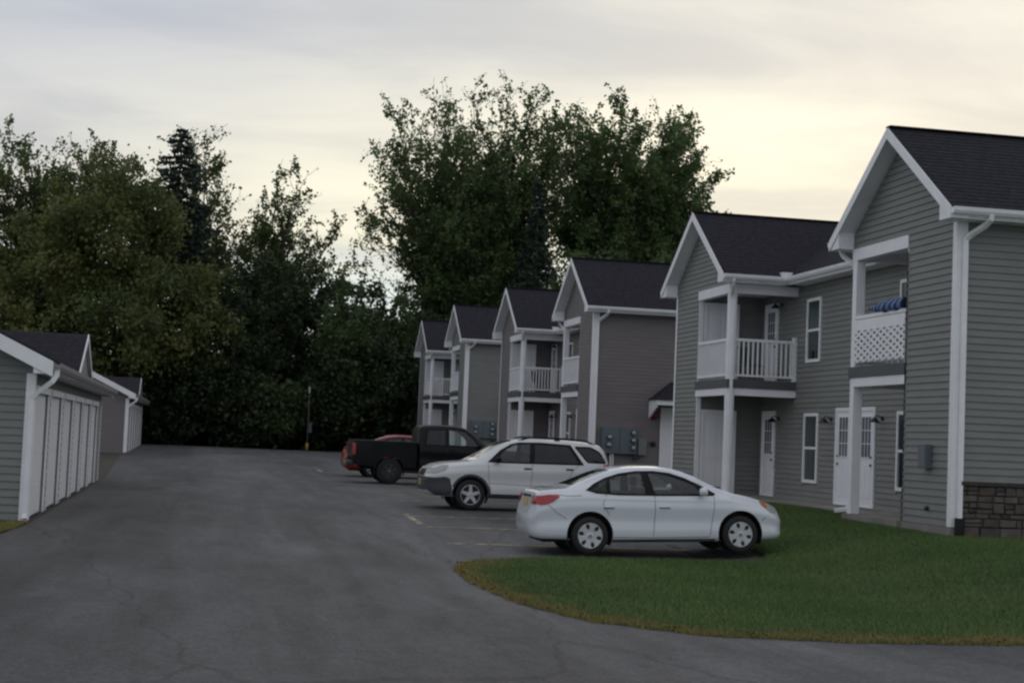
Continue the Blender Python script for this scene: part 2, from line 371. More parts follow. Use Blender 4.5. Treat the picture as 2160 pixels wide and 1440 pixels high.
LAWN2 = [(-2.72,26.75),(-2.78,25.4),(-3.2,23.2),(-4.6,20.6),(-9,18.2),(-14,17),(-14,26.75)]
lawn2 = sheet('lawn_by_garage', LAWN2, .022, LAWN, .8, skirt=.05); tag(lawn2, kind='structure')
wk = sheet('walkway', [(10.75,33.6),(11.65,35.1),(13.47,35.5),(13.74,33.5),(13.74,30.2),(14.66,30.2),(14.66,37.5),(12.8,37.6),(12.8,42.2),(11.3,42.2),(11.3,36.4),(10.5,34.6)], .05, CONCRETE, .8, skirt=.12)
tag(wk, kind='structure')

# ------------------------------------------------------------------ walls of lapped boards
EXP = .127
def boards(parent, axis, pos, sgn, z0, z1, fn, single, material, deep=.026):
    """lapped siding on the plane axis=pos facing sgn; fn(za, zb) gives the intervals (bottom a..b, top a..b) of a course"""
    mb = MB(); n = int(math.ceil((z1-z0)/EXP-1e-6))
    for i in range(n):
        za = z0+i*EXP; zb_ = min(z1, za+EXP)
        if zb_-za < .015: continue
        for (a0,a1,b0,b1) in fn(za, zb_):
            if a1-a0 < .03 or b1-b0 < -.001: continue
            o, ti, to = pos-sgn*.01, .003, deep
            def P(u, d, z): return (pos+sgn*d, u, z) if axis == 'x' else (u, pos+sgn*d, z)
            pts = [P(a0,-.01,za),P(a1,-.01,za),P(a1,to,za),P(a0,to,za),P(b0,-.01,zb_-.001),P(max(b0,b1),-.01,zb_-.001),P(max(b0,b1),ti,zb_-.001),P(b0,ti,zb_-.001)]
            if single: MB().hexa(pts).build('board', material, parent)
            else: mb.hexa(pts)
    if not single and mb.v:
        tag(mb.build('siding', material, parent), kind='stuff')
def rect_fn(u0, u1, holes):
    def fn(za, zb_):
        seg = [(u0,u1)]
        for (a,b,c,d) in holes:
            if min(zb_,d)-max(za,c) > .35*(zb_-za):
                ns = []
                for s,e in seg:
                    if b <= s or a >= e: ns.append((s,e))
                    else:
                        if a > s: ns.append((s,a))
                        if b < e: ns.append((b,e))
                seg = ns
        return [(s,e,s,e) for s,e in seg]
    return fn

# ------------------------------------------------------------------ roofs
def slope_roof(parent, R0, R1, E0, E1, thick=.17, under=WHITE):
    """one roof slope: white-edged deck and lapped shingle courses; R ridge edge, E eave edge"""
    R0,R1,E0,E1 = map(Vector, (R0,R1,E0,E1))
    nrm = (R1-R0).cross(E0-R0).normalized()
    if nrm.z < 0: nrm = -nrm
    dn = Vector((0,0,-thick))
    MB().hexa([E0+dn,E1+dn,R1+dn,R0+dn,E0,E1,R1,R0]).build('roof_deck', under, parent)
    L = (E0-R0).length; n = max(4, int(L/.145)); mb = MB()
    for i in range(n):
        t0, t1 = i/n, min(1.0, (i+1.25)/n); lo = (i+1)/n
        a, b = R0.lerp(E0, t0), R1.lerp(E1, t0); c, d = R0.lerp(E0, lo), R1.lerp(E1, lo)
        if i == n-1:
            ex = (E0-R0).normalized()*.03; c = c+ex; d = d+ex
        h0, h1 = .005, .013
        mb.hexa([a+nrm*.001,b+nrm*.001,d+nrm*.001,c+nrm*.001,a+nrm*h0,b+nrm*h0,d+nrm*h1,c+nrm*h1])
    return tag(mb.build('shingle_courses', SHINGLE, parent), kind='stuff')
def gutter(parent, p, q, outv, name='gutter'):
    """K-style gutter from p to q, outward horizontal direction outv"""
    p,q,o = Vector(p),Vector(q),Vector(outv); prof = [(0,0),(.075,-.0),(.11,.05),(.12,.115),(.108,.115),(.098,.055),(.07,.012),(.012,.012),(.012,.115),(0,.115)]
    vs = [p+o*u+Vector((0,0,w)) for u,w in prof]+[q+o*u+Vector((0,0,w)) for u,w in prof]; n = len(prof)
    mb = MB(); mb.add(vs, [(i,(i+1)%n,n+(i+1)%n,n+i) for i in range(n)]+[tuple(range(n)), tuple(range(n,2*n))[::-1]])
    # end plates
    return mb.build(name, WHITE, parent)

# ------------------------------------------------------------------ openings
def door(parent, axis, pos, sgn, u0, u1, z0, z1, pane=True, knob_at=0, T=None, name='door'):
    """framed door on a wall plane; leaf proud of the wall inside its casing"""
    def B(ua, ub, da, db, za, zb_):
        lo, hi = sorted((pos+sgn*da, pos+sgn*db))
        return (lo,hi,ua,ub,za,zb_) if axis == 'x' else (ua,ub,lo,hi,za,zb_)
    w = .085
    d = MB().box(*B(u0+w,u1-w,.0,.03,z0+.03,z1-w)).build(name, WHITE_DOOR, parent)
    mb = MB().box(*B(u0,u0+w,.0,.055,z0,z1)).box(*B(u1-w,u1,.0,.055,z0,z1)).box(*B(u0+w,u1-w,.0,.054,z1-w,z1)).box(*B(u0+w,u1-w,.0,.05,z0,z0+.03))
    mb.build('door_frame', WHITE, d)
    a, b = u0+w, u1-w; W_ = b-a; H = z1-z0
    if pane:
        pa, pb, pz0, pz1 = a+.17*W_, b-.17*W_, z0+.50*H, z1-w-.14
        MB().box(*B(pa,pb,.03,.034,pz0,pz1)).build('pane', PANE_DOOR, d)
        m_ = MB()
        for k in range(1,3):
            u = pa+(pb-pa)*k/3; m_.box(*B(u-.008,u+.008,.034,.04,pz0,pz1))
        for k in range(1,3):
            z = pz0+(pz1-pz0)*k/3; m_.box(*B(pa,pb,.034,.0395,z-.008,z+.008))
        m_.box(*B(pa-.025,pa,.03,.045,pz0-.025,pz1+.025)).box(*B(pb,pb+.025,.03,.045,pz0-.025,pz1+.025)).box(*B(pa,pb,.03,.0445,pz1,pz1+.025)).box(*B(pa,pb,.03,.0445,pz0-.025,pz0))
        m_.build('pane_grid', WHITE_DOOR, d)
        for k in range(2):
            u = a+W_*(.16+.37*k); MB().box(*B(u,u+.31*W_,.03,.038,z0+.2,z0+.43*H)).build('raised_panel', WHITE_DOOR, d, bevel=.006)
    else:
        for k in range(2):
            for (q0,q1) in ((.06,.36),(.42,.90)):
                u = a+W_*(.12+.42*k); MB().box(*B(u,u+.34*W_,.03,.038,z0+q0*H,z0+q1*H)).build('raised_panel', WHITE_DOOR, d, bevel=.006)
    ku = a+.09 if knob_at == 0 else b-.09
    for kz, r in ((z0+.95,.03),(z0+1.13,.024)):
        c = Vector((pos+sgn*.055, ku, kz)) if axis == 'x' else Vector((ku, pos+sgn*.055, kz))
        MB().lathe([(.001,-.03),(r,-.02),(r,.02),(.001,.03)], c, axis, 10).build('knob', BRASS, d, True)
    return d
def window(parent, axis, pos, sgn, u0, u1, z0, z1, top=PANE_GREEN):
    def B(ua, ub, da, db, za, zb_):
        lo, hi = sorted((pos+sgn*da, pos+sgn*db))
        return (lo,hi,ua,ub,za,zb_) if axis == 'x' else (ua,ub,lo,hi,za,zb_)
    w = .075; zm = (z0+z1)/2
    wd = MB().box(*B(u0,u0+w,.0,.05,z0,z1)).box(*B(u1-w,u1,.0,.05,z0,z1)).box(*B(u0+w,u1-w,.0,.048,z1-w,z1)).box(*B(u0+w,u1-w,.0,.055,z0,z0+w)).build('window', WHITE, parent)
    MB().box(*B(u0+w,u1-w,.0,.042,zm-.03,zm+.03)).build('meeting_rail', WHITE, wd)
    MB().box(*B(u0+w,u1-w,.0,.025,zm+.03,z1-w)).build('pane', top, wd)
    MB().box(*B(u0+w,u1-w,.0,.012,z0+w,zm-.03)).build('pane', PANE, wd)
    return wd
def wall_lamp(parent, x, y, z):
    """barn-style black lantern on a plane facing -x"""
    l = MB().lathe([(.055,0),(.05,-.025),(.02,-.03)], (x,y,z), 'x', 12).build('wall_lamp', IRON, parent)
    MB().tube([(x-.02,y,z),(x-.1,y,z+.06),(x-.17,y,z+.05),(x-.19,y,z)], .012, 6).build('lamp_arm', IRON, l)
    MB().lathe([(.02,.02),(.04,0),(.12,-.085),(.125,-.095),(.11,-.09),(.03,-.01)], (x-.19,y,z), 'z', 14).build('lamp_shade', IRON, l)
    return l

# ------------------------------------------------------------------ apartment buildings
W, GG, PW, P, DEP = 4.43, 12.03, 2.52, 1.8, 8.6
ZE, ZT, SL, EO, RO = 5.34, 5.54, .70, .45, .36
LEN = GG+W
APEX = ZT+SL*(W/2+EO)
XF, Y1 = 12.88, 25.36
def apartment(loc, SD, label, detail, meters):
    B = empty('apartment_building', loc); tag(B, label, 'apartment building', 'apartment buildings along the driveway')
    near = lambda x,y,z: (x,y,z); far = lambda x,y,z: (x,LEN-y,z)
    # --- plain wall cores (shared backing behind the boards)
    y_in = W-PW
    core = MB().box(P,DEP,0.0,LEN,-.3,ZE+.1)                       # body behind the porches
    core.build('wall', SD, B); wall = B.children[-1] if B.children else None
    wall = [c for c in COL.objects if c.parent == B and c.name.startswith('wall')][-1]
    for tname, T in (('near',near),('far',far)):
        MB(T).box(0,P-.002,0.0,y_in,-.3,ZE+.1).build('wing_wall', SD, wall)
        # gable triangle above the eave
        MB(T).prism([(0,ZE+.1),(W,ZE+.1),(W,ZE+SL*EO),(W/2,APEX-.2),(0,ZE+SL*EO)], 'x', 0, .12).build('gable_wall', SD, wall)
        f = MB(T).box(-.04,P,-.03,y_in-.002,-.55,-.01); f.build('foundation', CONCRETE, B)
        MB(T).box(-.12,P-.004,y_in,W+.02,-.55,.0).build('porch_slab', CONCRETE, B)
        far_ = tname == 'far'
        sgl = detail and not far_
        # boards: front of the wing, gable, side
        def gab(za, zb_):
            def iv(z):
                lo = 0 if z < ZE+SL*EO else (z-ZE)/SL-EO
                return lo, W-lo
            hi = y_in if zb_ <= 5.35 else None
            a = iv(za); b = iv(zb_)
            if hi is not None: s = [(0,hi,0,hi)]
            else: s = [(a[0],a[1],b[0],b[1])]
            return [((LEN-q[1],LEN-q[0],LEN-q[3],LEN-q[2]) if far_ else q) for q in s]
        boards(wall, 'x', 0, -1, 0.0, APEX-.22, gab, sgl, SD, .026 if detail else .014)
        if not far_:
            zst = .80 if detail else 0.0
            def sidef(za, zb_):
                h = [] if detail else [(2.42,3.42,0,2.25)]
                return rect_fn(.0,DEP,h)(za,zb_)
            boards(wall, 'y', 0, -1, zst, ZE, sidef, detail, SD, .026 if detail else .012)
        # inner porch end wall, seen across the far porch
        yp = LEN-y_in if far_ else y_in
        boards(wall, 'y', yp, -1 if far_ else 1, 0.0, ZE-.25, rect_fn(.12,P,[(.14,1.12,0,2.22),(.14,1.12,2.94,5.06)]), False, SD)
        for z0 in (0.01,2.96):
            door(B, 'y', yp, -1 if far_ else 1, .14, 1.12, z0, z0+2.2 if z0 < 1 else 5.06, pane=False, knob_at=1)
        # porch back doors and lamps
        for z0 in (0.01,2.96):
            ya, yb = (2.2,3.15) if not far_ else (LEN-3.15,LEN-2.2)
            door(B, 'x', P, -1, ya, yb, z0, z0+2.22 if z0 < 1 else 5.05, True, 1 if not far_ else 0)
            yl = (3.38) if not far_ else LEN-3.38
            wall_lamp(B, P-.02, yl, z0+2.02)
        # posts, beams, decks
        MB(T).box(-.02,.17,W-.17,W+.02,0.002,ZE-.24).build('porch_post', WHITE, B, bevel=.008)
        MB(T).box(.0,.12,y_in+.001,y_in+.05,0.002,ZE-.24).build('corner_board', WHITE, B)
        bm_ = MB(T).box(-.03,.15,y_in,W+.03,ZE-.24,ZE-.003).build('porch_beam', WHITE, B)
        MB(T).box(.15,P-.002,W-.15,W+.03,ZE-.238,ZE-.005).build('porch_beam', WHITE, B)
        MB(T).box(.15,P-.002,y_in+.002,W-.15,ZE-.06,ZE-.01).build('porch_ceiling', WHITE, B)
        dk = MB(T).box(-.05,P-.003,y_in+.003,W+.05,2.72,2.94).build('deck', DARK_BAND, B)
        MB(T).box(-.03,.12,y_in+.003,W-.17,2.54,2.719).build('deck_beam', WHITE, dk)
        MB(T).box(.17,P-.003,W-.12,W+.03,2.54,2.719).build('deck_beam', WHITE, dk)
        MB(T).box(.12,P-.003,y_in+.003,W-.12,2.66,2.718).build('deck_soffit', mat('deck_underside', (.10,.085,.075), .8, .2), dk)
        # railing: top and bottom rails, single balusters
        r = MB(T).box(-.01,.06,y_in+.05,W-.17,3.90,3.97).build('railing', WHITE, B)
        MB(T).box(.17,P-.02,W-.06,W+.01,3.90,3.97).build('top_rail', WHITE, r)
        MB(T).box(.0,.05,y_in+.05,W-.17,3.02,3.07).build('bottom_rail', WHITE, r)
        MB(T).box(.17,P-.02,W-.05,W+.0,3.02,3.07).build('bottom_rail', WHITE, r)
        MB(T).box(P-.1,P-.004,W-.09,W+.03,2.94,4.06).build('rail_post', WHITE, r)
        k = 0
        for u in (() if sgl else np.arange(y_in+.14,W-.2,.118)):
            MB(T).box(.007,.043,u-.018,u+.018,3.07,3.90).build('baluster', WHITE, r)
        for u in np.arange(.27,P-.14,.125):
            MB(T).box(u-.018,u+.018,W-.043,W-.007,3.07,3.90).build('baluster', WHITE, r)
        # wing roof: ridge runs back from the gable
        rf = MB(T).box(-RO,DEP+.3,W/2-.10,W/2+.10,APEX+.005,APEX+.03).build('roof', SHINGLE, B)
        for side in (0,1):
            ye = -EO if side == 0 else W+EO
            slope_roof(rf, T(-RO,W/2,APEX), T(DEP+.3,W/2,APEX), T(-RO,ye,ZT), T(DEP+.3,ye,ZT))
            # wide sloping rake boards and boxed eave return
            yw = 0 if side == 0 else W
            MB(T).prism([(yw,ZE),(ye,ZE),(ye,ZT-.18),(yw,ZT-.18+SL*EO)], 'x', -RO+.003, -.021).build('eave_return', WHITE, rf)
            MB(T).prism([(ye,ZT-.215),(ye,ZT-.005),(W/2,APEX-.005),(W/2,APEX-.215)], 'x', -RO-.022, -RO-.002).build('rake_board', WHITE, rf)
            MB(T).box(-.02,DEP if side == 0 else 1.34,min(yw,ye),max(yw,ye)-.001,ZE-.001,ZE+.02).build('soffit', WHITE, rf)
            so = -1 if side == 0 else 1
            if far_: so = -so
            yy = T(0,ye,0)[1]
            gutter(B, (-RO,yy,ZT-.135), (DEP if side == 0 else 1.45,yy,ZT-.135), (0,so,0))
        # outer corner boards with the downspout on the side wall
        MB(T).box(-.034,-.0265,0-.03,.10,0.0,ZE).build('corner_board', WHITE, B)
        MB(T).box(-.0338,.18,-.034,-.0265,0.0,ZE).build('corner_board', WHITE, B)
        ds = MB(T).tube([(.36,-EO-.06,ZT-.12),(.36,-EO-.05,ZE+.0),(.33,-EO+.08,ZE-.09),(.17,-.14,ZE-.24),(.11,-.085,ZE-.32),(.11,-.085,ZE-.5),(.11,-.085,.06),(.11,-.1,-.02)], .056, square=True)
        ds.build('downspout', WHITE, B)
        # downspout on the porch post with a shoe at its foot
        MB(T).tube([(-.1,W+EO+.05,ZT-.12),(-.1,W+EO+.04,ZE+.02),(-.08,W+EO-.06,ZE-.1),(.0,W+.10,ZE-.28),(.06,W+.065,ZE-.36),(.06,W+.065,ZE-.5),(.06,W+.065,.16),(.0,W+.09,.08),(-.22,W+.16,.04)], .05, square=True).build('downspout', WHITE, B)
    # --- the recessed middle: boards round its windows and doors
    y0m, y1m = y_in, LEN-y_in
    HO = []
    for (a,b) in ((5.13,6.03),(LEN-6.03,LEN-5.13)):
        for (z0,z1) in ((.45,2.15),(3.40,4.98)):
            HO.append((a,b,z0,z1)); window(B, 'x', P, -1, a, b, z0, z1, PANE_GREEN if z0 > 2 else PANE)
    for (a,b,kn) in ((7.13,8.06,1),(8.40,9.33,0)):
        HO.append((a,b,0,2.26)); door(B, 'x', P, -1, a, b, 0.01, 2.26, True, 1-kn)
    for y in (6.80,9.66): wall_lamp(B, P-.02, y, 2.0)
    for (a,b) in ((2.2,3.15),(LEN-3.15,LEN-2.2)):
        HO += [(a,b,0,2.23),(a,b,2.94,5.05)]
    boards(wall, 'x', P, -1, 0.0, ZE, rect_fn(y0m,y1m,HO), detail, SD)
    MB().box(P-.05,P-.001,W+.02,GG-.02,-.5,-.004).build('foundation', CONCRETE, B)
    # main roof between the wings
    mr_ = MB().box(3.9,4.12,W/2+.3,GG+W/2-.3,APEX+.001,APEX+.028).build('roof', SHINGLE, B)
    xe = P-EO; xr = xe+(APEX-ZT)/SL
    slope_roof(mr_, (xr,W/2+.02,APEX-.003), (xr,GG+W/2-.02,APEX-.003), (xe,W/2+.02,ZT-.003), (xe,GG+W/2-.02,ZT-.003))
    slope_roof(mr_, (xr,W/2+.02,APEX-.003), (xr,GG+W/2-.02,APEX-.003), (2*xr-xe,W/2+.02,ZT-.003), (2*xr-xe,GG+W/2-.02,ZT-.003))
    MB().box(xe,P,W+EO,GG-EO,ZE+.004,ZE+.022).build('soffit', WHITE, mr_)
    MB().box(xe-.001,xe+.02,W+EO,GG-EO,ZE,ZT-.17).build('fascia', WHITE, mr_)
    gutter(B, (xe,W+EO+.1,ZT-.137), (xe,GG-EO-.1,ZT-.137), (-1,0,0))
    for y in (W+EO-.02,GG-EO+.02):                                                     # splash guards in the gutter corners
        MB().box(xe-.20,xe+.06,y-.12,y+.12,ZT-.03,ZT+.10).build('splash_guard', WHITE, B)
    if meters:
        mw = meters
        cab = MB().box(.38,1.60,-.20,-.02,.62,1.48).build('meter_cabinet', METER, B, bevel=.008)
        for (x,z) in ((.62,1.16),(.60,.90),(1.45,1.32),(1.45,1.07),(1.45,.82)):
            mt = MB().lathe([(.085,0),(.085,-.06),(.08,-.07)], (x,-.2,z), 'y', 16).build('meter', BLACK, cab)
            MB().lathe([(.075,0),(.072,-.06),(.05,-.095),(.001,-.105)], (x,-.27,z), 'y', 16).build('dome', DOMEGLASS, mt, True)
        MB().box(.99,1.0,-.206,-.2,.64,1.46).build('door_seam', BLACK, cab)
        MB().box(1.66,1.95,-.16,-.02,.60,1.14).build('junction_box', BOXGREY, B, bevel=.008)
        for x in (.72,.80): MB().tube([(x,-.1,-.2),(x,-.1,.63)], .025, 8).build('conduit', WHITE, B)
        MB().tube([(1.70,-.1,.62),(1.70,-.1,.5),(1.5,-.1,.45),(1.45,-.1,.62)], .03, 8).build('conduit', IRON, B)
    if meters and not detail:
        # side entry under a small hipped hood
        door(B, 'y', 0, -1, 2.44, 3.40, .02, 2.24, False, 1)
        hx0, hx1, hy, hz = 2.02, 4.0, -1.0, 2.46
        hd = MB().box(hx0,hx1,hy,-.02,hz-.16,hz).build('entry_hood', WHITE, B)
        apx = [(hx0+.75,-.02,hz+.66),(hx1-.75,-.02,hz+.66)]; e = [(hx0-.05,hy-.05,hz+.002),(hx1+.05,hy-.05,hz+.002),(hx1+.05,-.02,hz+.002),(hx0-.05,-.02,hz+.002)]
        MB().add(e+apx, [(0,1,5,4),(1,2,5),(2,3,4,5),(3,0,4),(0,3,2,1)]).build('hood_roof', SHINGLE, hd)
        for x in (hx0+.03,hx1-.03):
            MB().add([(x-.03,-.02,hz-.16),(x-.03,-.9,hz-.16),(x-.03,-.9,hz-.24),(x-.03,-.02,hz-.62),(x+.03,-.02,hz-.16),(x+.03,-.9,hz-.16),(x+.03,-.9,hz-.24),(x+.03,-.02,hz-.62)],
                     [(0,1,2,3),(7,6,5,4),(0,4,5,1),(1,5,6,2),(2,6,7,3),(3,7,4,0)]).build('hood_bracket', WHITE, hd)
        MB().lathe([(.14,0),(.15,-.04),(.13,-.09),(.05,-.11),(.001,-.11)], (2.2,-.02,1.96), 'y', 18).build('alarm_bell', REDPAINT, B, True)
        MB().lathe([(.09,0),(.09,-.06),(.001,-.07)], (2.2,-.02,1.0), 'y', 14).build('vent_cover', IRON, B, True)
    return B, wall
B1, WALL1 = apartment((XF,Y1,-1.18+CZ), SIDE_GREEN, 'nearest grey-green apartment building with stone base and a blue roll on its balcony', True, False)
B2, _ = apartment((XF,Y1+25.98,-.91+CZ), SIDE_TAUPE, 'brownish taupe apartment building in the middle of the row with a red bell', False, True)
B3, _ = apartment((XF,Y1+52.1,-.565+CZ), SIDE_GREEN, 'farthest grey-green apartment building, against the woods behind the black pickup', False, True)

# stone veneer on the near side wall: uneven coursed stones with recessed joints
MB().box(.12,DEP,-.045,-.001,-.6,.80).build('stone_backing', mat('mortar', (.070,.063,.060), .95, .2, 20), B1)
sv = [c for c in COL.objects if c.parent == B1 and c.name.startswith('stone_backing')][0]
SM = [mat('stone_%s' % n, c, .9, .3, 7, 6, .6, 30) for n, c in (('umber',(.090,.075,.066)),('grey',(.088,.082,.080)),('rust',(.100,.078,.066)),('dark',(.066,.058,.057)),('tan',(.112,.096,.082)))]
MB().box(.12,DEP,-.13,-.046,.735,.80).build('stone_ledge', mat('stone_ledge', (.05,.045,.044), .9, .25, 6), sv)
rs = random.Random(3); z = -.5
while z < .72:
    h = rs.choice((.07,.09,.12,.15,.19)); h = min(h, .73-z); x = .13+rs.uniform(-.05,0)
    while x < 4.2:
        w_ = rs.uniform(.12,.44); x1 = x+w_
        parts_ = [(z,z+h)] if (h < .15 or rs.random() < .6) else [(z,z+h*.45),(z+h*.45,z+h)]
        for (za,zb_) in parts_:
            g_ = .004; d = .03+rs.uniform(0,.03); j = lambda s: rs.uniform(-s*1.6,s*1.6)
            xa = max(x+g_,.125); pts = []
            for (yy, sh) in ((-.046,0),(-.046-d,.012)):
                pts += [(xa+sh+j(.006),yy+j(.006) if sh else yy,za+g_+sh+j(.005)),(x1-g_-sh+j(.006),yy+j(.008) if sh else yy,za+g_+sh+j(.005)),(x1-g_-sh+j(.008),yy+j(.008) if sh else yy,zb_-g_-sh+j(.005)),(xa+sh+j(.006),yy+j(.006) if sh else yy,zb_-g_-sh+j(.005))]
            MB().hexa(pts).build('stone', SM[rs.randrange(5)], sv, bevel=.004)
        x = x1
    z += h
# small fittings on the nearest front
MB().box(-.16,-.021,.73,1.02,.99,1.42).build('utility_box', METER, B1, bevel=.008)
MB().box(-.164,-.16,.76,.99,1.03,1.38).build('box_cover', mat('box_cover', (.15,.165,.175), .5, .08), [c for c in COL.objects if c.parent == B1 and c.name.startswith('utility_box')][0])
MB().lathe([(.045,0),(.045,-.03),(.02,-.07),(.001,-.07)], (-.02,.85,.28), 'x', 10).build('hose_tap', IRON, B1)
MB().tube([(.11,-.11,.16),(.11,-.11,-.1),(.06,-.15,-.3)], .085, 12).build('drain_pipe', BLACK, B1, True)
MB().tube([(-.03,y_:=W-PW-.01,.0),(-.03,y_,2.5),(-.03,y_,5.0)], .012, 6).build('cable', IRON, B1)
# woven white privacy screen tied behind the nearest balcony railing
scr = MB().box(-.030,-.020,W-PW+.06,W-.18,3.66,3.88).build('privacy_screen', WHITE_DOOR, B1)
ya, yb, za, zb_ = W-PW+.06, W-.18, 3.04, 3.69
def lat(k, s):
    pts = []
    # line y = k + s*(z-za)
    t0, t1 = za, zb_
    y0, y1 = k, k+s*(zb_-za)
    if y0 == y1: return None
    def clip(zv): return k+s*(zv-za)
    cand = []
    for yv in (ya,yb):
        zv = za+(yv-k)/s
        if za <= zv <= zb_: cand.append((yv,zv))
    for zv in (za,zb_):
        yv = clip(zv)
        if ya <= yv <= yb: cand.append((yv,zv))
    cand = sorted(set((round(a,4),round(b,4)) for a,b in cand))
    return (cand[0],cand[-1]) if len(cand) >= 2 and cand[0] != cand[-1] else None
for s, xo in ((2.2,-.034),(-2.2,-.0265)):
    for k in np.arange(ya-1.5,yb+1.5,.30):
        c = lat(k, s)
        if c:
            (p0,q0),(p1,q1) = c; d = Vector((p1-p0,q1-q0)).normalized(); n = Vector((-d.y,d.x))*.027
            MB().hexa([(xo,p0-n.x,q0-n.y),(xo,p1-n.x,q1-n.y),(xo,p1+n.x,q1+n.y),(xo,p0+n.x,q0+n.y),(xo+.006,p0-n.x,q0-n.y),(xo+.006,p1-n.x,q1-n.y),(xo+.006,p1+n.x,q1+n.y),(xo+.006,p0+n.x,q0+n.y)]).build('lattice_strip', WHITE_DOOR, scr)

# blue striped roll lying along the nearest balcony rail
BLUE = bpy.data.materials.new('blue_stripe'); BLUE.use_nodes = True
def blue():
    t = BLUE.node_tree; b = t.nodes['Principled BSDF']; co = t.nodes.new('ShaderNodeTexCoord'); w_ = t.nodes.new('ShaderNodeTexWave'); w_.inputs['Scale'].default_value = 2.6; w_.inputs['Distortion'].default_value = .4; w_.bands_direction = 'DIAGONAL'
    t.links.new(co.outputs['Object'], w_.inputs['Vector']); r = t.nodes.new('ShaderNodeValToRGB'); e = r.color_ramp.elements
    e[0].color = (.02,.04,.115,1); e[0].position = .3; e[1].color = (.15,.23,.42,1); e[1].position = .6; t.links.new(w_.outputs['Fac'], r.inputs[0]); t.links.new(r.outputs[0], b.inputs['Base Color']); b.inputs['Roughness'].default_value = .85
blue()
def towel():
    o = empty('rolled_blanket', (XF+.02,Y1+2.02,-1.18+CZ+3.97)); tag(o, 'blue striped rolled-up cloth lying on the nearest upper balcony railing', 'blanket')
    mb = MB(); n = 22; vs = []; fs = []; R_ = random.Random(5); m_ = 20
    for i in range(n+1):
        t = i/n; y = t*1.72; r0 = .130*(1-.08*abs(2*t-1)) if t < .55 else .130*(1-(t-.55)*1.9)
        for k in range(m_):
            a = 2*math.pi*k/m_; r = r0*(1+.02*math.sin(5*a+t*16)+.02*math.sin(11*a-9*t)); vs.append((r*math.cos(a)*.9, y, .10+r*math.sin(a)*(.95)+.012*math.sin(t*22)))
    for i in range(n):
        for k in range(m_): fs.append((i*m_+k, i*m_+(k+1)%m_, (i+1)*m_+(k+1)%m_, (i+1)*m_+k))
    fs += [tuple(range(m_)), tuple(range(n*m_,(n+1)*m_))[::-1]]
    mb.add(vs, fs).build('roll', BLUE, o, True)
    mb = MB()
    MB().lathe([(.116,-.005),(.118,-.02),(.05,-.025),(.001,-.02)], (0,0,.10), 'y', 16).build('dark_end', mat('navy_cloth', (.01,.014,.03), .9, .2), o)
towel()
# a few things kept on the far wing's balcony and porch: folding chair behind the railing
def chair(loc, label):
    o = empty('patio_chair', loc, .6); tag(o, label, 'chair')
    MB().box(-.22,.22,-.22,.22,.40,.44).build('seat', mat('chair_green', (.03,.05,.04), .6, .2), o)
    MB().hexa([(-.22,.2,.46),(.22,.2,.46),(.22,.24,.46),(-.22,.24,.46),(-.22,.30,.92),(.22,.30,.92),(.22,.34,.92),(-.22,.34,.92)]).build('backrest', mat('chair_green', (.03,.05,.04)), o)
    for sx in (-1,1):
        for sy in (-1,1): MB().tube([(.2*sx,.2*sy,.41),(.21*sx,.23*sy,0)], .014, 6).build('leg', IRON, o)
chair((XF+1.05,Y1+13.2,-1.18+CZ+2.942), 'small dark chair behind the white railing of the second upper balcony')
chair((XF+1.05,Y1+25.98+13.2,-.91+CZ+2.942), 'small dark chair on the brownish building far upper balcony')

CLAY = mat('clay_gutter', (.30,.285,.285), .5, .08)
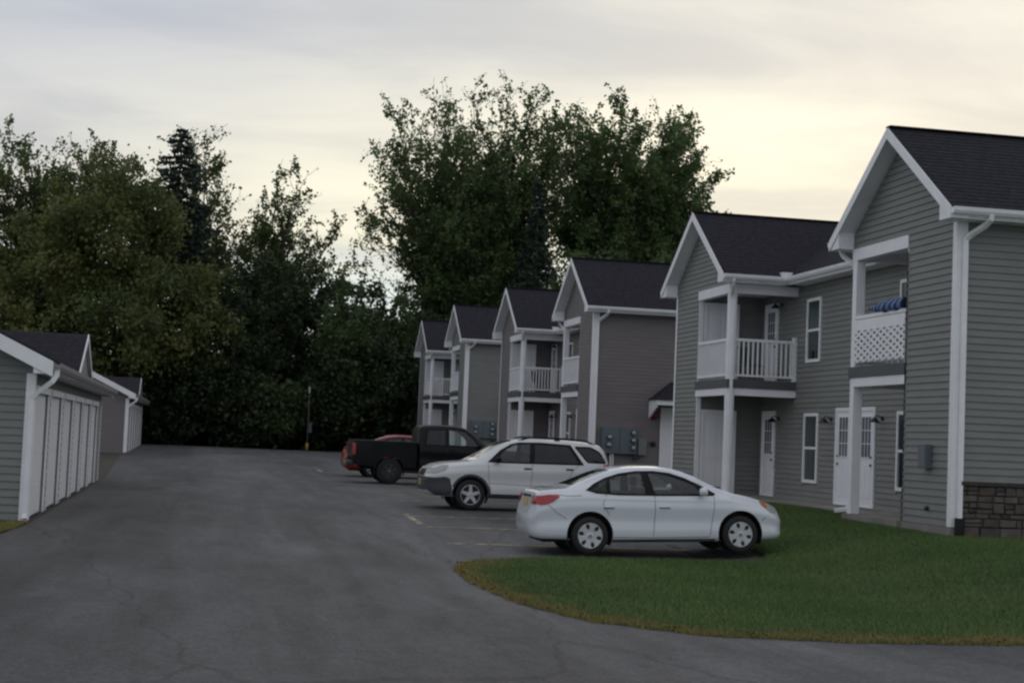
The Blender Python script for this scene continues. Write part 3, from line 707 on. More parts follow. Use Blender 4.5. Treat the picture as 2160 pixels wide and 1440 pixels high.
# ------------------------------------------------------------------ garages
def garage(loc, SD, label, detail):
    B = empty('garage_building', loc, .005); tag(B, label, 'garage', 'garage rows on the left')
    L, D, H, S = 19.6, 7.2, 2.42, .48; e, ro = .31, .38        # local: x = 0 is the door front, body towards -x
    zt = H+.2
    ridge = zt+S*(D/2+e)
    MB().box(-D,-.16,0,L,-.3,H).build('wall', SD, B); wall = [c for c in COL.objects if c.parent == B and c.name.startswith('wall')][-1]
    MB().prism([(-D,H),(-.02,H),(-.02,H+S*e),(-D/2,ridge-.22),(-D,H+S*e)], 'y', 0.0, L).build('gable_wall', SD, wall)
    def gf(za, zb_):
        def iv(z):
            k = 0 if z < H+S*e else (z-H)/S-e
            return -D+k, -k-.02
        a, b = iv(za), iv(zb_); return [(a[0],a[1],b[0],b[1])]
    boards(wall, 'y', 0, -1, 0, ridge-.24, gf, detail, SD)
    MB().box(-.16,-.02,0,L,2.12,H-.001).build('header', SD, wall)
    y0 = .34; pitch = 3.02; wd = 2.46; hd = 2.12; holes = []
    for k in range(6):
        a = y0+k*pitch; b = a+wd; holes.append((a-.131,b+.131,0,hd+.1))
        MB().box(-.16,-.02,b,(a+pitch) if k < 5 else L,-.3,2.12).build('pier', SD, wall)
        if k == 0: MB().box(-.16,-.02,0,a,-.3,2.12).build('pier', SD, wall)
        d = MB().box(-.15,-.07,a,b,.0,hd-.001).build('garage_door', WHITE_DOOR, B)
        for q in range(4):
            z0 = .012+q*hd/4; MB().box(-.07,-.058,a+.01,b-.01,z0,z0+hd/4-.012).build('door_section', WHITE_DOOR, d, bevel=.004)
        MB().box(-.02,.008,a-.13,a+.012,0,hd).build('door_trim', WHITE, d); MB().box(-.02,.008,b-.012,b+.13,0,hd).build('door_trim', WHITE, d)
        MB().box(-.02,.03,a-.14,b+.14,hd,hd+.11).build('door_trim', WHITE, d)
    boards(wall, 'x', -.02, 1, 0, H, rect_fn(0,L,holes), False, SD)
    rf = MB().box(-D/2-.1,-D/2+.1,-ro,L+ro,ridge+.004,ridge+.03).build('roof', SHINGLE, B)
    slope_roof(rf, (-D/2,-ro,ridge), (-D/2,L+ro,ridge), (e,-ro,zt), (e,L+ro,zt))
    slope_roof(rf, (-D/2,-ro,ridge), (-D/2,L+ro,ridge), (-D-e,-ro,zt), (-D-e,L+ro,zt))
    for yy, s in ((-ro,-1),(L+ro,1)):
        ya, yb = (yy-.022,yy-.002) if s < 0 else (yy+.002,yy+.022)
        MB().prism([(e,zt-.25),(e,zt-.004),(-D/2,ridge-.004),(-D/2,ridge-.25)], 'y', ya, yb).build('rake_board', WHITE, rf)
        MB().prism([(-D-e,zt-.25),(-D-e,zt-.004),(-D/2,ridge-.004),(-D/2,ridge-.25)], 'y', ya, yb).build('rake_board', WHITE, rf)
        yc, yd_ = (-ro+.003,-.022) if s < 0 else (L+.022,L+ro-.003)
        MB().prism([(0,H),(e,H),(e,zt-.18),(0,zt-.18+S*e)], 'y', yc, yd_).build('eave_return', WHITE, rf)
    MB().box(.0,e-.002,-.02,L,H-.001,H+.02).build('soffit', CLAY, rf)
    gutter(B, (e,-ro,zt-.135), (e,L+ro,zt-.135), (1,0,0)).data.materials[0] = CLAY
    # cross gable over the middle of the doors
    c, hw = L/2-.1, 2.35; top = zt+.43*hw; xin = -(top-zt)/S+e
    xg = e-.14
    for s in (-1,1):
        slope_roof(rf, (xg,c,top), (xin-.3,c,top), (xg,c+s*hw,zt+.012), (xin-.3,c+s*hw,zt+.012), .12)
        MB().prism([(c+s*hw,zt-.10),(c+s*hw,zt+.012),(c,top+.01),(c,top-.14)], 'x', xg+.002, xg+.024).build('rake_board', WHITE, rf)
    MB().prism([(c-hw+.1,zt),(c+hw-.1,zt),(c,top-.13)], 'x', xg-.4, xg-.06).build('cross_gable', SD, rf)
    MB().box(-.13,-.0,-.044,-.0265,0,H).build('corner_board', WHITE, B); MB().box(-.02,.02,-.042,.10,0,H-.001).build('corner_board', WHITE, B)
    MB().box(-.02,.02,L-.1,L+.02,0,H-.001).build('corner_board', WHITE, B)
    MB().tube([(e+.06,-ro+.08,zt-.12),(e+.06,-ro+.08,zt-.22),(e+.0,-ro+.07,zt-.32),(.06,-.14,H-.32),(-.02,-.09,H-.42),(-.02,-.09,H-.6),(-.02,-.09,.12),(-.02,-.12,.03)], .055, square=True).build('downspout', WHITE, B)
    return B
garage((-2.72,27.0,-1.65+CZ), SIDE_GREEN, 'near grey-green garage row with six white doors and a small cross gable', True)
garage((-3.18,72.0,-1.27+CZ), SIDE_TAUPE, 'far taupe garage row standing beyond the near garage, at the wood edge', False)

# ------------------------------------------------------------------ vehicles
def pchip(x, y, q):
    x = np.asarray(x, float); y = np.asarray(y, float); h = np.diff(x); d = np.diff(y)/h; mm = np.zeros_like(x)
    for i in range(1, len(x)-1):
        if d[i-1]*d[i] > 0:
            w1, w2 = 2*h[i]+h[i-1], h[i]+2*h[i-1]; mm[i] = (w1+w2)/(w1/d[i-1]+w2/d[i])
    mm[0], mm[-1] = d[0], d[-1]
    k = np.clip(np.searchsorted(x, q)-1, 0, len(x)-2); t = (q-x[k])/h[k]
    return (2*t**3-3*t**2+1)*y[k]+(t**3-2*t**2+t)*h[k]*mm[k]+(-2*t**3+3*t**2)*y[k+1]+(t**3-t**2)*h[k]*mm[k+1]
def shell_mesh(st, nx=90):
    st = np.array(st, float); L = st[-1,0]
    u = np.linspace(0, 1, nx); x0_ = st[0,0]; q = x0_+(L-x0_)*((.5-.5*np.cos(np.pi*u))*.35+u*.65)
    C = [pchip(st[:,0], st[:,i], q) for i in range(1,7)]
    rings = []
    for i in range(nx):
        zb,wl_,zs,ws,zt,wt = [c[i] for c in C]
        gh = max(0, min(1, (zt-zs-.12)/.2))
        mid = (ws*.62+wt*.38+.012*gh, zs+(zt-zs)*.42)
        ctrl = [(0,zb),(wl_*.5,zb),(wl_*.86,zb+.01),(wl_*.965,zb+.06),(wl_*.992,zb+(zs-zb)*.24),(wl_*.980,zb+(zs-zb)*.50),(wl_*1.0,zb+(zs-zb)*.76),(ws+(wl_-ws)*.45,zs-(zs-zb)*.10),(ws,zs-.012),
                mid,(wt+.045+.01*gh,zt-.085*gh-.012),(wt-.03,zt-.028*gh-.004),(wt*.5,zt-.004),(0,zt)]
        pts = []
        for k in range(len(ctrl)-1):
            p0 = ctrl[max(k-1,0)] if k > 0 else (-ctrl[1][0],ctrl[1][1]); p1, p2 = ctrl[k], ctrl[k+1]; p3 = ctrl[k+2] if k+2 < len(ctrl) else (-ctrl[-2][0],ctrl[-2][1])
            for t in (0,.25,.5,.75):
                a = [ .5*((2*p1[j])+(-p0[j]+p2[j])*t+(2*p0[j]-5*p1[j]+4*p2[j]-p3[j])*t*t+(-p0[j]+3*p1[j]-3*p2[j]+p3[j])*t**3) for j in (0,1)]
                pts.append(a)
        pts.append(ctrl[-1])
        half = [(max(0,a),b) for a,b in pts]
        ring = [(q[i],-a,b) for a,b in half]+[(q[i],a,b) for a,b in half[-2:0:-1]]
        rings.append(ring)
    n = len(rings[0]); V = [p for r in rings for p in r]; Fs = []
    for i in range(nx-1):
        for k in range(n): Fs.append((i*n+k, i*n+(k+1)%n, (i+1)*n+(k+1)%n, (i+1)*n+k))
    Fs += [tuple(range(n))[::-1], tuple(range((nx-1)*n, nx*n))]
    me = bpy.data.meshes.new('body'); me.from_pydata(V, [], Fs)
    bm = bmesh.new(); bm.from_mesh(me); bmesh.ops.remove_doubles(bm, verts=bm.verts, dist=1e-4); bmesh.ops.recalc_face_normals(bm, faces=bm.faces); bm.to_mesh(me); bm.free()
    return me
def bvh_of(me):
    return BVHTree.FromPolygons([v.co for v in me.vertices], [tuple(p.vertices) for p in me.polygons])
def dens(poly, step):
    o = []
    for i in range(len(poly)):
        a, b = Vector(poly[i]), Vector(poly[(i+1)%len(poly)]); n = max(1, int((b-a).length/step)); o += [a.lerp(b, k/n) for k in range(n)]
    return o
def rounded(poly, r=.04, n=3):
    o = []
    P_ = [Vector(p) for p in poly]; N = len(P_)
    for i in range(N):
        p, a, b = P_[i], P_[i-1], P_[(i+1)%N]; da = min(r,(a-p).length*.45); db = min(r,(b-p).length*.45); s = p+(a-p).normalized()*da; e = p+(b-p).normalized()*db
        for k in range(n+1):
            t = k/n; o.append(tuple(s*(1-t)**2+p*2*t*(1-t)+e*t*t))
    return o
def patch(bvh, poly, view, side, off, holes=(), step=.06):
    """sheet that follows the body: view 'y' -> poly in (x,z) seen from the side; 'z' -> (x,y) seen from above; 'x' -> (y,z) seen from an end"""
    bnd = dens(poly, step); pts = list(bnd); nb = len(bnd); edges = [(i,(i+1)%nb) for i in range(nb)]
    hb = []
    for h in holes:
        d = dens(h, step); o = len(pts); pts += d; edges += [(o+i, o+(i+1)%len(d)) for i in range(len(d))]; hb.append([(p.x,p.y) for p in d])
    xs_ = [p.x for p in bnd]; ys_ = [p.y for p in bnd]
    gx_, gy_ = np.meshgrid(np.arange(min(xs_)+step/2,max(xs_),step), np.arange(min(ys_)+step/2,max(ys_),step)); gx_ = gx_.ravel(); gy_ = gy_.ravel()
    pb = [(p.x,p.y) for p in bnd]; k = pip(gx_, gy_, pb)
    pts += [Vector((a,b)) for a,b in zip(gx_[k],gy_[k])]
    r = delaunay_2d_cdt(pts, edges, [], 0, 1e-5); v2, fs = r[0], r[2]
    cx_ = np.array([sum(v2[i].x for i in f)/len(f) for f in fs]); cy_ = np.array([sum(v2[i].y for i in f)/len(f) for f in fs])
    ok = pip(cx_, cy_, pb)
    for h in hb: ok &= ~pip(cx_, cy_, h)
    keep = [tuple(f) for f, q_ in zip(fs, ok) if q_]
    V = []
    for p in v2:
        if view == 'y': o_, d_ = Vector((p.x,side*3,p.y)), Vector((0,-side,0))
        elif view == 'z': o_, d_ = Vector((p.x,p.y,4)), Vector((0,0,-1))
        else: o_, d_ = Vector((side*9,p.x,p.y)), Vector((-side,0,0))
        hit, nrm, _, _ = bvh.ray_cast(o_, d_)
        if hit is None:
            nn = bvh.find_nearest(o_+d_*(3 if view != 'x' else 7)); hit, nrm = nn[0], nn[1]
        if nrm.dot(d_) > 0: nrm = -nrm
        V.append(hit+nrm*off)
    used = sorted({i for f in keep for i in f}); idx = {a: b for b, a in enumerate(used)}
    me = bpy.data.meshes.new('patch'); me.from_pydata([V[i] for i in used], [], [tuple(idx[i] for i in f) for f in keep])
    # face outwards
    ax = Vector((0,side,0)) if view == 'y' else Vector((0,0,1)) if view == 'z' else Vector((side,0,0))
    bm = bmesh.new(); bm.from_mesh(me); bm.normal_update()
    bmesh.ops.reverse_faces(bm, faces=[f for f in bm.faces if f.normal.dot(ax) < 0]); bm.to_mesh(me); bm.free()
    return me
def put(name, me, material, parent, thick=0):
    if thick:
        bm = bmesh.new(); bm.from_mesh(me); r = bmesh.ops.extrude_face_region(bm, geom=bm.faces[:]); bm.normal_update()
        nv = [g_ for g_ in r['geom'] if isinstance(g_, bmesh.types.BMVert)]
        for v in nv: v.co += v.normal*thick
        bmesh.ops.recalc_face_normals(bm, faces=bm.faces); bm.to_mesh(me); bm.free()
    o = link(name, me, material, parent); smooth_by_angle(o, 45); return o
def cut_body(me, cutters, thick=.025):
    o = bpy.data.objects.new('tmp_body', me); COL.objects.link(o)
    s = o.modifiers.new('s', 'SOLIDIFY'); s.thickness = thick; s.offset = -1; s.use_even_offset = False
    cs = []
    for mb in cutters:
        c = mb.build('tmp_cutter', None); cs.append(c); b = o.modifiers.new('b', 'BOOLEAN'); b.operation = 'DIFFERENCE'; b.solver = 'EXACT'; b.object = c; b.use_self = False
    dg = bpy.context.evaluated_depsgraph_get(); res = bpy.data.meshes.new_from_object(o.evaluated_get(dg))
    for x in [o]+cs: bpy.data.objects.remove(x)
    res.materials.clear()
    return res
CARWHITE = mat('white_car_paint', (.68,.70,.745), .32, .03, 1.2, coat=1.0)
SUVWHITE = mat('white_suv_paint', (.67,.68,.69), .36, .05, 1.2, coat=.8)
CARBLACK = mat('black_car_paint', (.004,.004,.0055), .45, .3, 1.2, coat=.12, spec=.2)
CARRED = mat('red_car_paint', (.22,.016,.014), .32, .1, 1.2, coat=.35, spec=.3)
RUBBER = mat('tyre_rubber', (.013,.013,.014), .75, .2, 10)
ALLOY = mat('wheel_silver', (.62,.62,.64), .28, .06, 5, metal=.5)
ALLOY_DARK = mat('wheel_dark', (.05,.05,.055), .4, .1, 5, metal=.5)
CLAD = mat('grey_cladding', (.055,.057,.062), .7, .15, 5)
SEAM = mat('panel_seam', (.03,.03,.033), .8, .1)
SEATC = mat('seat_cloth', (.26,.25,.23), .9, .15)
TAIL = mat('red_tail_lens', (.34,.018,.015), .12, .2, 12, spec=.7)
AMBER = mat('amber_lens', (.50,.16,.06), .15, .15, 12, spec=.7)
LENS = mat('clear_lens', (.36,.37,.35), .10, .15, 14, spec=.8)
CHROME = mat('chrome', (.6,.6,.62), .15, .05, metal=1.0)
PLATE = mat('number_plate', (.42,.33,.10), .5, .12, 14)
GLASS_CAR = glass('car_glass', (.78,.84,.81), ior=1.6); GLASS_TINT = glass('tinted_glass', (.10,.11,.12)); GLASS_WS = glass('windscreen_glass', (.55,.62,.60), ior=2.6)

def wheel(car, x, y, r, w, side, spokes, rimr, rimmat, style='cap'):
    """side: -1 faces -y, +1 faces +y"""
    c = (x, y, r); s = side
    wh = MB().lathe([(rimr*.93,s*(w*.30)),(rimr*.97,s*w*.46),(rimr*.90,s*w*.47),(rimr*.86,s*w*.34),(rimr*.30,s*w*.26),(.001,s*w*.26)], c, 'y', 32).build('wheel', DARKINT, car, True)
    k = r-rimr
    MB().lathe([(rimr*.95,-w*.46),(rimr+k*.35,-w*.5),(rimr+k*.8,-w*.48),(r-.004,-w*.38),(r,-w*.2),(r,w*.2),(r-.004,w*.38),(rimr+k*.8,w*.48),(rimr+k*.35,w*.5),(rimr*.95,w*.46)], c, 'y', 36).build('tyre', RUBBER, wh, True)
    rim = MB().lathe([(rimr*.86,s*w*.40),(rimr*.97,s*w*.485),(rimr,s*w*.47),(rimr,s*w*.44),(rimr*.86,s*w*.385)], c, 'y', 36)
    for i in range(spokes):
        a = 2*math.pi*(i+.25)/spokes
        for (da0,da1,r0,r1) in ((.0,.0,.16,.92),):
            hw0, hw1 = (.055,.036) if style == 'cap' else (.045,.030)
            d = Vector((math.cos(a),0,math.sin(a))); t = Vector((-math.sin(a),0,math.cos(a))); cc = Vector(c)
            def q(rr, ww, hh): return cc+d*rr*rimr+t*ww+Vector((0,s*hh,0))
            o0, o1 = w*.46, w*.475
            rim.hexa([q(r0,-hw0,w*.36),q(r1,-hw1,w*.40),q(r1,hw1,w*.40),q(r0,hw0,w*.36),q(r0,-hw0,o0),q(r1,-hw1,o1),q(r1,hw1,o1),q(r0,hw0,o0)])
            if style == 'cap':
                for sg in (-1,1):
                    rim.hexa([q(.60,sg*.03,w*.40),q(.93,sg*.03,w*.42),q(.93,sg*.085,w*.42),q(.62,sg*.035,w*.40),q(.60,sg*.03,w*.46),q(.93,sg*.03,w*.475),q(.93,sg*.085,w*.475),q(.62,sg*.035,w*.46)])
    rim.lathe([(rimr*.30,s*w*.36),(rimr*.30,s*w*.45),(rimr*.22,s*w*.48),(.001,s*w*.485)], c, 'y', 20)
    ro_ = rim.build('rim', rimmat, wh)
    MB().lathe([(rimr*.13,s*w*.485),(rimr*.12,s*w*.50),(.001,s*w*.502)], c, 'y', 14).build('hub_cap', CHROME if style == 'cap' else rimmat, wh)
    return wh
def seat(car, x, y, wide=.5, bench=False):
    s_ = MB().box(x-.28,x+.26,y-wide/2,y+wide/2,.42,.58).build('seat', SEATC, car, bevel=.03)
    MB().hexa([(x-.34,y-wide/2,.5),(x-.2,y-wide/2,.5),(x-.2,y+wide/2,.5),(x-.34,y+wide/2,.5),(x-.52,y-wide*.42,1.08),(x-.42,y-wide*.42,1.08),(x-.42,y+wide*.42,1.08),(x-.52,y+wide*.42,1.08)]).build('seat_back', SEATC, s_)
    for yy in ((y-.35,y+.35) if bench else (y,)):
        MB().box(x-.55,x-.46,yy-.12,yy+.12,1.10,1.27).build('headrest', SEATC, s_, bevel=.03)
def vehicle(name, label, cat, spec, paint_, loc, rz, tilt=0):
    car = empty(name, loc); car.rotation_euler = (0, tilt, rz); tag(car, label, cat)
    me0 = shell_mesh(spec['st']); bv = bvh_of(me0); hubs = spec['hubs']; R_ = spec['r']; hw = spec['hw']
    cut = []
    for hx in hubs:
        for s in (-1,1):
            cut.append(MB().lathe([(R_+spec.get('gap',.055),s*(hw-.30)),(R_+spec.get('gap',.055),s*(hw+.3))], (hx,0,R_+.01), 'y', 40))
    cut.append(MB().prism(spec['dlo'], 'y', -1.4, 1.4))
    for p_ in spec.get('dlo2',[]): cut.append(MB().prism(p_, 'y', -1.4, 1.4))
    for (x0,x1,w0,w1,zlo) in (spec['ws'],spec['bl']):
        if x0 is not None: cut.append(MB().prism(rounded([(x0,-w0),(x1,-w1),(x1,w1),(x0,w0)],.06), 'z', zlo, 2.4))
    body = put('body', cut_body(me0, cut), paint_, car)
    # windscreen, rear glass
    for (nm,q) in (('windscreen',spec['ws']),('rear_window',spec['bl'])):
        x0,x1,w0,w1,zlo = q
        if x0 is None: continue
        pg = rounded([(x0-.004,-w0-.004),(x1+.004,-w1-.004),(x1+.004,w1+.004),(x0-.004,w0+.004)],.06)
        put(nm, patch(bv, pg, 'z', 1, -.006, step=.09), GLASS_WS if nm == 'windscreen' else spec.get('rglass',GLASS_WS), car)
    for s in (-1,1):
        outer = spec['dlo_out']; panes = spec['panes']
        put('window_frame', patch(bv, outer, 'y', s, .003, [p for p,_ in panes], .05), BLACK, car, .006)
        for pn, gm in panes: put('side_window', patch(bv, pn, 'y', s, -.004, step=.09), gm, car)
        for fr,pn,gm in spec.get('panes2',[]):
            put('window_frame', patch(bv, fr, 'y', s, .003, [pn], .05), BLACK, car, .006); put('quarter_window', patch(bv, pn, 'y', s, -.004, step=.09), gm, car)
        for (nm,pg,mt_,th) in spec.get('side',[]):
            put(nm, patch(bv, pg, 'y', s, .002, step=.05), mt_, car, th)
        for ln in spec.get('seams',[]):
            pg = []
            P_ = [Vector(p) for p in ln]; L_ = []; R2 = []
            for i,p in enumerate(P_):
                d = (P_[min(i+1,len(P_)-1)]-P_[max(i-1,0)]).normalized(); n = Vector((-d.y,d.x))*.0045; L_.append(tuple(p+n)); R2.append(tuple(p-n))
            put('door_seam', patch(bv, L_+R2[::-1], 'y', s, .0015, step=.05), SEAM, car)
        for hx in hubs:
            # dark wheel well liner
            MB().lathe([(R_+spec.get('gap',.055)-.006,s*(hw-.32)),(R_+spec.get('gap',.055)-.006,s*(hw-.035))], (hx,0,R_+.01), 'y', 30, -.15*math.pi, 1.15*math.pi).build('wheel_well', DARKINT, car)
            MB().lathe([(R_+.05,0),(.001,.001)], (hx,s*(hw-.31),R_+.01), 'y', 24).build('wheel_well', DARKINT, car)
            wheel(car, hx, s*(hw-spec['ww']/2-.015), R_, spec['ww'], s, spec['spokes'], spec['rim'], spec['rimmat'], spec.get('wstyle','cap'))
        # mirrors
        mx_, mz = spec['mirror']
        hit = bv.ray_cast(Vector((mx_,s*3,mz)), Vector((0,-s,0)))[0]; my = abs(hit.y) if hit else .8
        mi = MB().lathe([(.001,-.085),(.05,-.07),(.075,-.02),(.075,.03),(.06,.05),(.001,.052)], (mx_,s*(my+.13),mz+.05), 'x', 14).build('mirror', spec.get('mirmat',paint_), car, True)
        MB().box(mx_-.03,mx_+.03,*sorted((s*(my-.02),s*(my+.09))),mz,mz+.04).build('mirror_arm', BLACK, mi)
        for (hx_,hz_) in spec['handles']:
            hit = bv.ray_cast(Vector((hx_,s*3,hz_)), Vector((0,-s,0)))[0]; hy = abs(hit.y)
            MB().box(hx_-.085,hx_+.085,*sorted((s*(hy+.012),s*(hy+.03))),hz_-.014,hz_+.014).build('door_handle', spec.get('hmat',paint_), car, bevel=.006)
            MB().box(hx_-.09,hx_+.09,*sorted((s*(hy-.002),s*(hy+.005))),hz_-.03,hz_-.012).build('handle_recess', SEAM, car)
    for (nm,view,sd,pg,mt_,th) in spec.get('ends',[]):
        put(nm, patch(bv, pg, view, sd, .003, step=.05), mt_, car, th)
    # floor and cabin
    L = spec['st'][-1][0]
    if len(hubs) > 1: MB().box(hubs[0]+.44,hubs[1]-.44,-hw+.10,hw-.10,spec['st'][3][1]-.045,spec['st'][3][1]+.05).build('floor_pan', DARKINT, car)
    MB().box(spec['st'][0][0]+.25,L-.25,-hw+.32,hw-.32,.20+spec['st'][3][1]-.255,.36+spec['st'][3][1]-.255).build('underbody', DARKINT, car)
    c0, c1 = spec['cabin']
    MB().box(c1-.12,c1+.35,-hw+.2,hw-.2,.60,.97).build('dashboard', DARKINT, car, bevel=.03)
    MB().tube([(c1-.28+.06*math.sin(a)*.5,.36+.18*math.cos(a),.92+.18*math.sin(a)) for a in np.linspace(0,2*math.pi,17)], .014, 6).build('steering_wheel', BLACK, car)
    for y in (-.37,.37): seat(car, c1-.75, y)
    if spec.get('rear_seat',True): seat(car, c1-1.65, 0, 1.2, True)
    return car, bv

def ell(cx, cz, a, b, n=14): return [(cx+a*math.cos(2*math.pi*i/n), cz+b*math.sin(2*math.pi*i/n)) for i in range(n)]
SEDAN_ST = [(0,.42,.50,.62,.47,.68,.36),(.05,.31,.66,.68,.63,.78,.50),(.12,.27,.755,.82,.73,.99,.58),(.19,.255,.79,.89,.765,1.065,.62),(.40,.245,.835,.94,.815,1.095,.65),(.62,.235,.86,.965,.84,1.11,.655),
            (.80,.225,.872,.975,.85,1.185,.635),(1.05,.21,.882,.98,.858,1.30,.60),(1.3,.2,.886,.975,.862,1.39,.575),(1.6,.19,.888,.965,.865,1.455,.565),(1.95,.185,.888,.955,.866,1.483,.565),(2.3,.185,.888,.945,.866,1.478,.565),
            (2.6,.185,.888,.94,.865,1.43,.575),(2.9,.185,.887,.935,.863,1.325,.595),(3.2,.185,.886,.93,.86,1.175,.625),(3.42,.185,.885,.925,.855,1.06,.655),(3.56,.19,.884,.905,.845,1.015,.675),(3.8,.195,.876,.865,.825,.965,.68),
            (4.1,.20,.85,.79,.79,.88,.65),(4.3,.205,.79,.71,.72,.80,.58),(4.42,.225,.70,.63,.63,.71,.49),(4.485,.28,.56,.56,.50,.62,.38),(4.505,.35,.44,.51,.38,.56,.30)]
dlo = [(.98,1.075),(1.10,1.155),(1.30,1.25),(1.55,1.325),(1.85,1.365),(2.15,1.368),(2.42,1.335),(2.68,1.255),(2.92,1.145),(3.13,1.02),(3.10,1.0),(2.2,1.0),(1.5,1.015),(1.15,1.04)]
dlo_out = [(.94,1.075),(1.08,1.17),(1.29,1.272),(1.55,1.35),(1.85,1.39),(2.16,1.392),(2.44,1.358),(2.70,1.275),(2.95,1.16),(3.22,1.005),(3.18,.975),(2.2,.977),(1.5,.99),(1.12,1.02)]
p_front = rounded([(2.14,1.005),(2.06,1.362),(2.2,1.36),(2.42,1.325),(2.66,1.245),(2.88,1.14),(2.98,1.01)],.03)
p_rear = rounded([(1.98,1.008),(1.94,1.362),(1.84,1.358),(1.56,1.318),(1.38,1.265),(1.36,1.025)],.03)
p_quart = rounded([(1.30,1.035),(1.31,1.235),(1.12,1.15),(1.01,1.075),(1.16,1.05)],.02)
SED = dict(st=SEDAN_ST, hubs=(1.0,3.65), r=.318, gap=.08, hw=.888, ww=.205, rim=.212, spokes=6, rimmat=ALLOY, dlo=dlo, dlo_out=dlo_out, panes=[(p_front,GLASS_CAR),(p_rear,GLASS_CAR),(p_quart,GLASS_TINT)],
    ws=(2.52,3.40,.52,.60,1.03), bl=(.74,1.42,.56,.50,1.09), cabin=(1.0,3.35), mirror=(2.97,1.0), handles=((1.32,.80),(2.30,.795)),
    seams=[[(2.13,1.0),(2.13,.7),(2.10,.30)],[(3.19,.96),(3.17,.7),(3.10,.30)],[(1.30,1.03),(1.22,.85),(1.33,.66)],[(1.38,.29),(2.1,.275),(3.1,.28)],[(.30,.83),(.44,.70),(.60,.60)],[(4.22,.68),(4.10,.60),(4.03,.54)],[(.40,1.005),(.62,.98),(.86,.985)]],
    side=[('tail_lamp',rounded([(.145,.975),(.34,1.0),(.50,.975),(.40,.90),(.28,.84),(.135,.825),(.13,.88)],.03),TAIL,.012),
          ('headlamp',rounded([(4.38,.745),(4.20,.82),(4.02,.885),(4.06,.80),(4.22,.69),(4.36,.655)],.03),LENS,.008),
          ('indicator',rounded([(4.16,.835),(4.03,.885),(4.06,.80),(4.15,.75)],.02),AMBER,.014),
          ('sill',[(1.40,.205),(1.40,.255),(3.2,.25),(3.2,.20)],CLAD,.006)],
    ends=[('number_plate','x',-1,rounded([(-.17,.80),(.17,.80),(.17,.92),(-.17,.92)],.02),PLATE,.008),('tail_lamp','x',-1,rounded([(-.745,.84),(-.47,.84),(-.44,.98),(-.72,.98)],.03),TAIL,.01),('tail_lamp','x',-1,rounded([(.47,.84),(.745,.84),(.72,.98),(.44,.98)],.03),TAIL,.01),
          ('trunk_trim','x',-1,rounded([(-.33,.945),(.33,.945),(.33,.985),(-.33,.985)],.015),CHROME,.01),('grille','x',1,rounded([(-.42,.46),(.42,.46),(.36,.60),(-.36,.60)],.04),BLACK,.004)])
E1X = 5.53
yc = 26.55
sed, sbv = vehicle('sedan', 'white four-door sedan parked nearest, beside the lawn', 'car', SED, CARWHITE, (E1X,yc,g1(E1X+1,yc-.3)+.0), 0, tilt=-math.atan2(.10,2.65))
def copy_tree(o, parent, swap):
    c = o.copy(); COL.objects.link(c); c.parent = parent
    if o.type == 'MESH' and o.data.materials and o.data.materials[0] in swap:
        c.material_slots[0].link = 'OBJECT'; c.material_slots[0].material = swap[o.data.materials[0]]
    for ch in list(o.children): copy_tree(ch, c, swap)
    return c
red = copy_tree(sed, None, {CARWHITE: CARRED}); red.location = (4.86,54.4,g1(6,54.4)); red.rotation_euler = (0,0,0); red.name = 'sedan'
tag(red, 'red car mostly hidden behind the black pickup', 'car')

SUV_ST = [(0,.50,.60,.72,.57,.80,.46),(.04,.42,.76,.92,.74,1.06,.58),(.09,.39,.83,1.04,.81,1.28,.62),(.18,.36,.87,1.10,.85,1.50,.62),(.32,.34,.895,1.115,.872,1.60,.625),(.6,.30,.915,1.115,.885,1.645,.63),(1.1,.28,.92,1.11,.89,1.67,.635),
          (1.8,.27,.92,1.10,.89,1.675,.635),(2.2,.27,.92,1.09,.89,1.655,.635),(2.45,.27,.92,1.085,.89,1.60,.64),(2.7,.27,.92,1.075,.888,1.48,.655),(2.95,.27,.92,1.065,.885,1.325,.68),(3.2,.27,.918,1.055,.88,1.165,.70),
          (3.34,.27,.915,1.04,.872,1.10,.71),(3.7,.28,.905,.995,.85,1.065,.70),(4.0,.29,.88,.94,.81,1.01,.66),(4.18,.31,.82,.87,.75,.94,.60),(4.29,.34,.72,.78,.66,.85,.52),(4.335,.40,.60,.66,.55,.72,.42),(4.35,.46,.50,.58,.45,.64,.35)]
sd = [(.74,1.13),(1.02,1.53),(1.7,1.56),(2.2,1.545),(2.38,1.50),(2.62,1.36),(2.86,1.115),(2.5,1.11),(1.6,1.12)]
sdo = [(.70,1.105),(1.0,1.555),(1.7,1.585),(2.21,1.57),(2.40,1.52),(2.65,1.375),(2.95,1.095),(2.5,1.088),(1.6,1.096)]
sp1 = rounded([(1.98,1.125),(1.95,1.545),(2.18,1.535),(2.36,1.485),(2.58,1.35),(2.74,1.125)],.03)
sp2 = rounded([(1.86,1.13),(1.84,1.55),(1.05,1.52),(.81,1.14)],.04)
sq_o = rounded([(.16,1.16),(.62,1.16),(.92,1.53),(.52,1.53),(.30,1.42)],.05); sq_i = rounded([(.21,1.185),(.60,1.185),(.86,1.505),(.53,1.505),(.33,1.405)],.05)
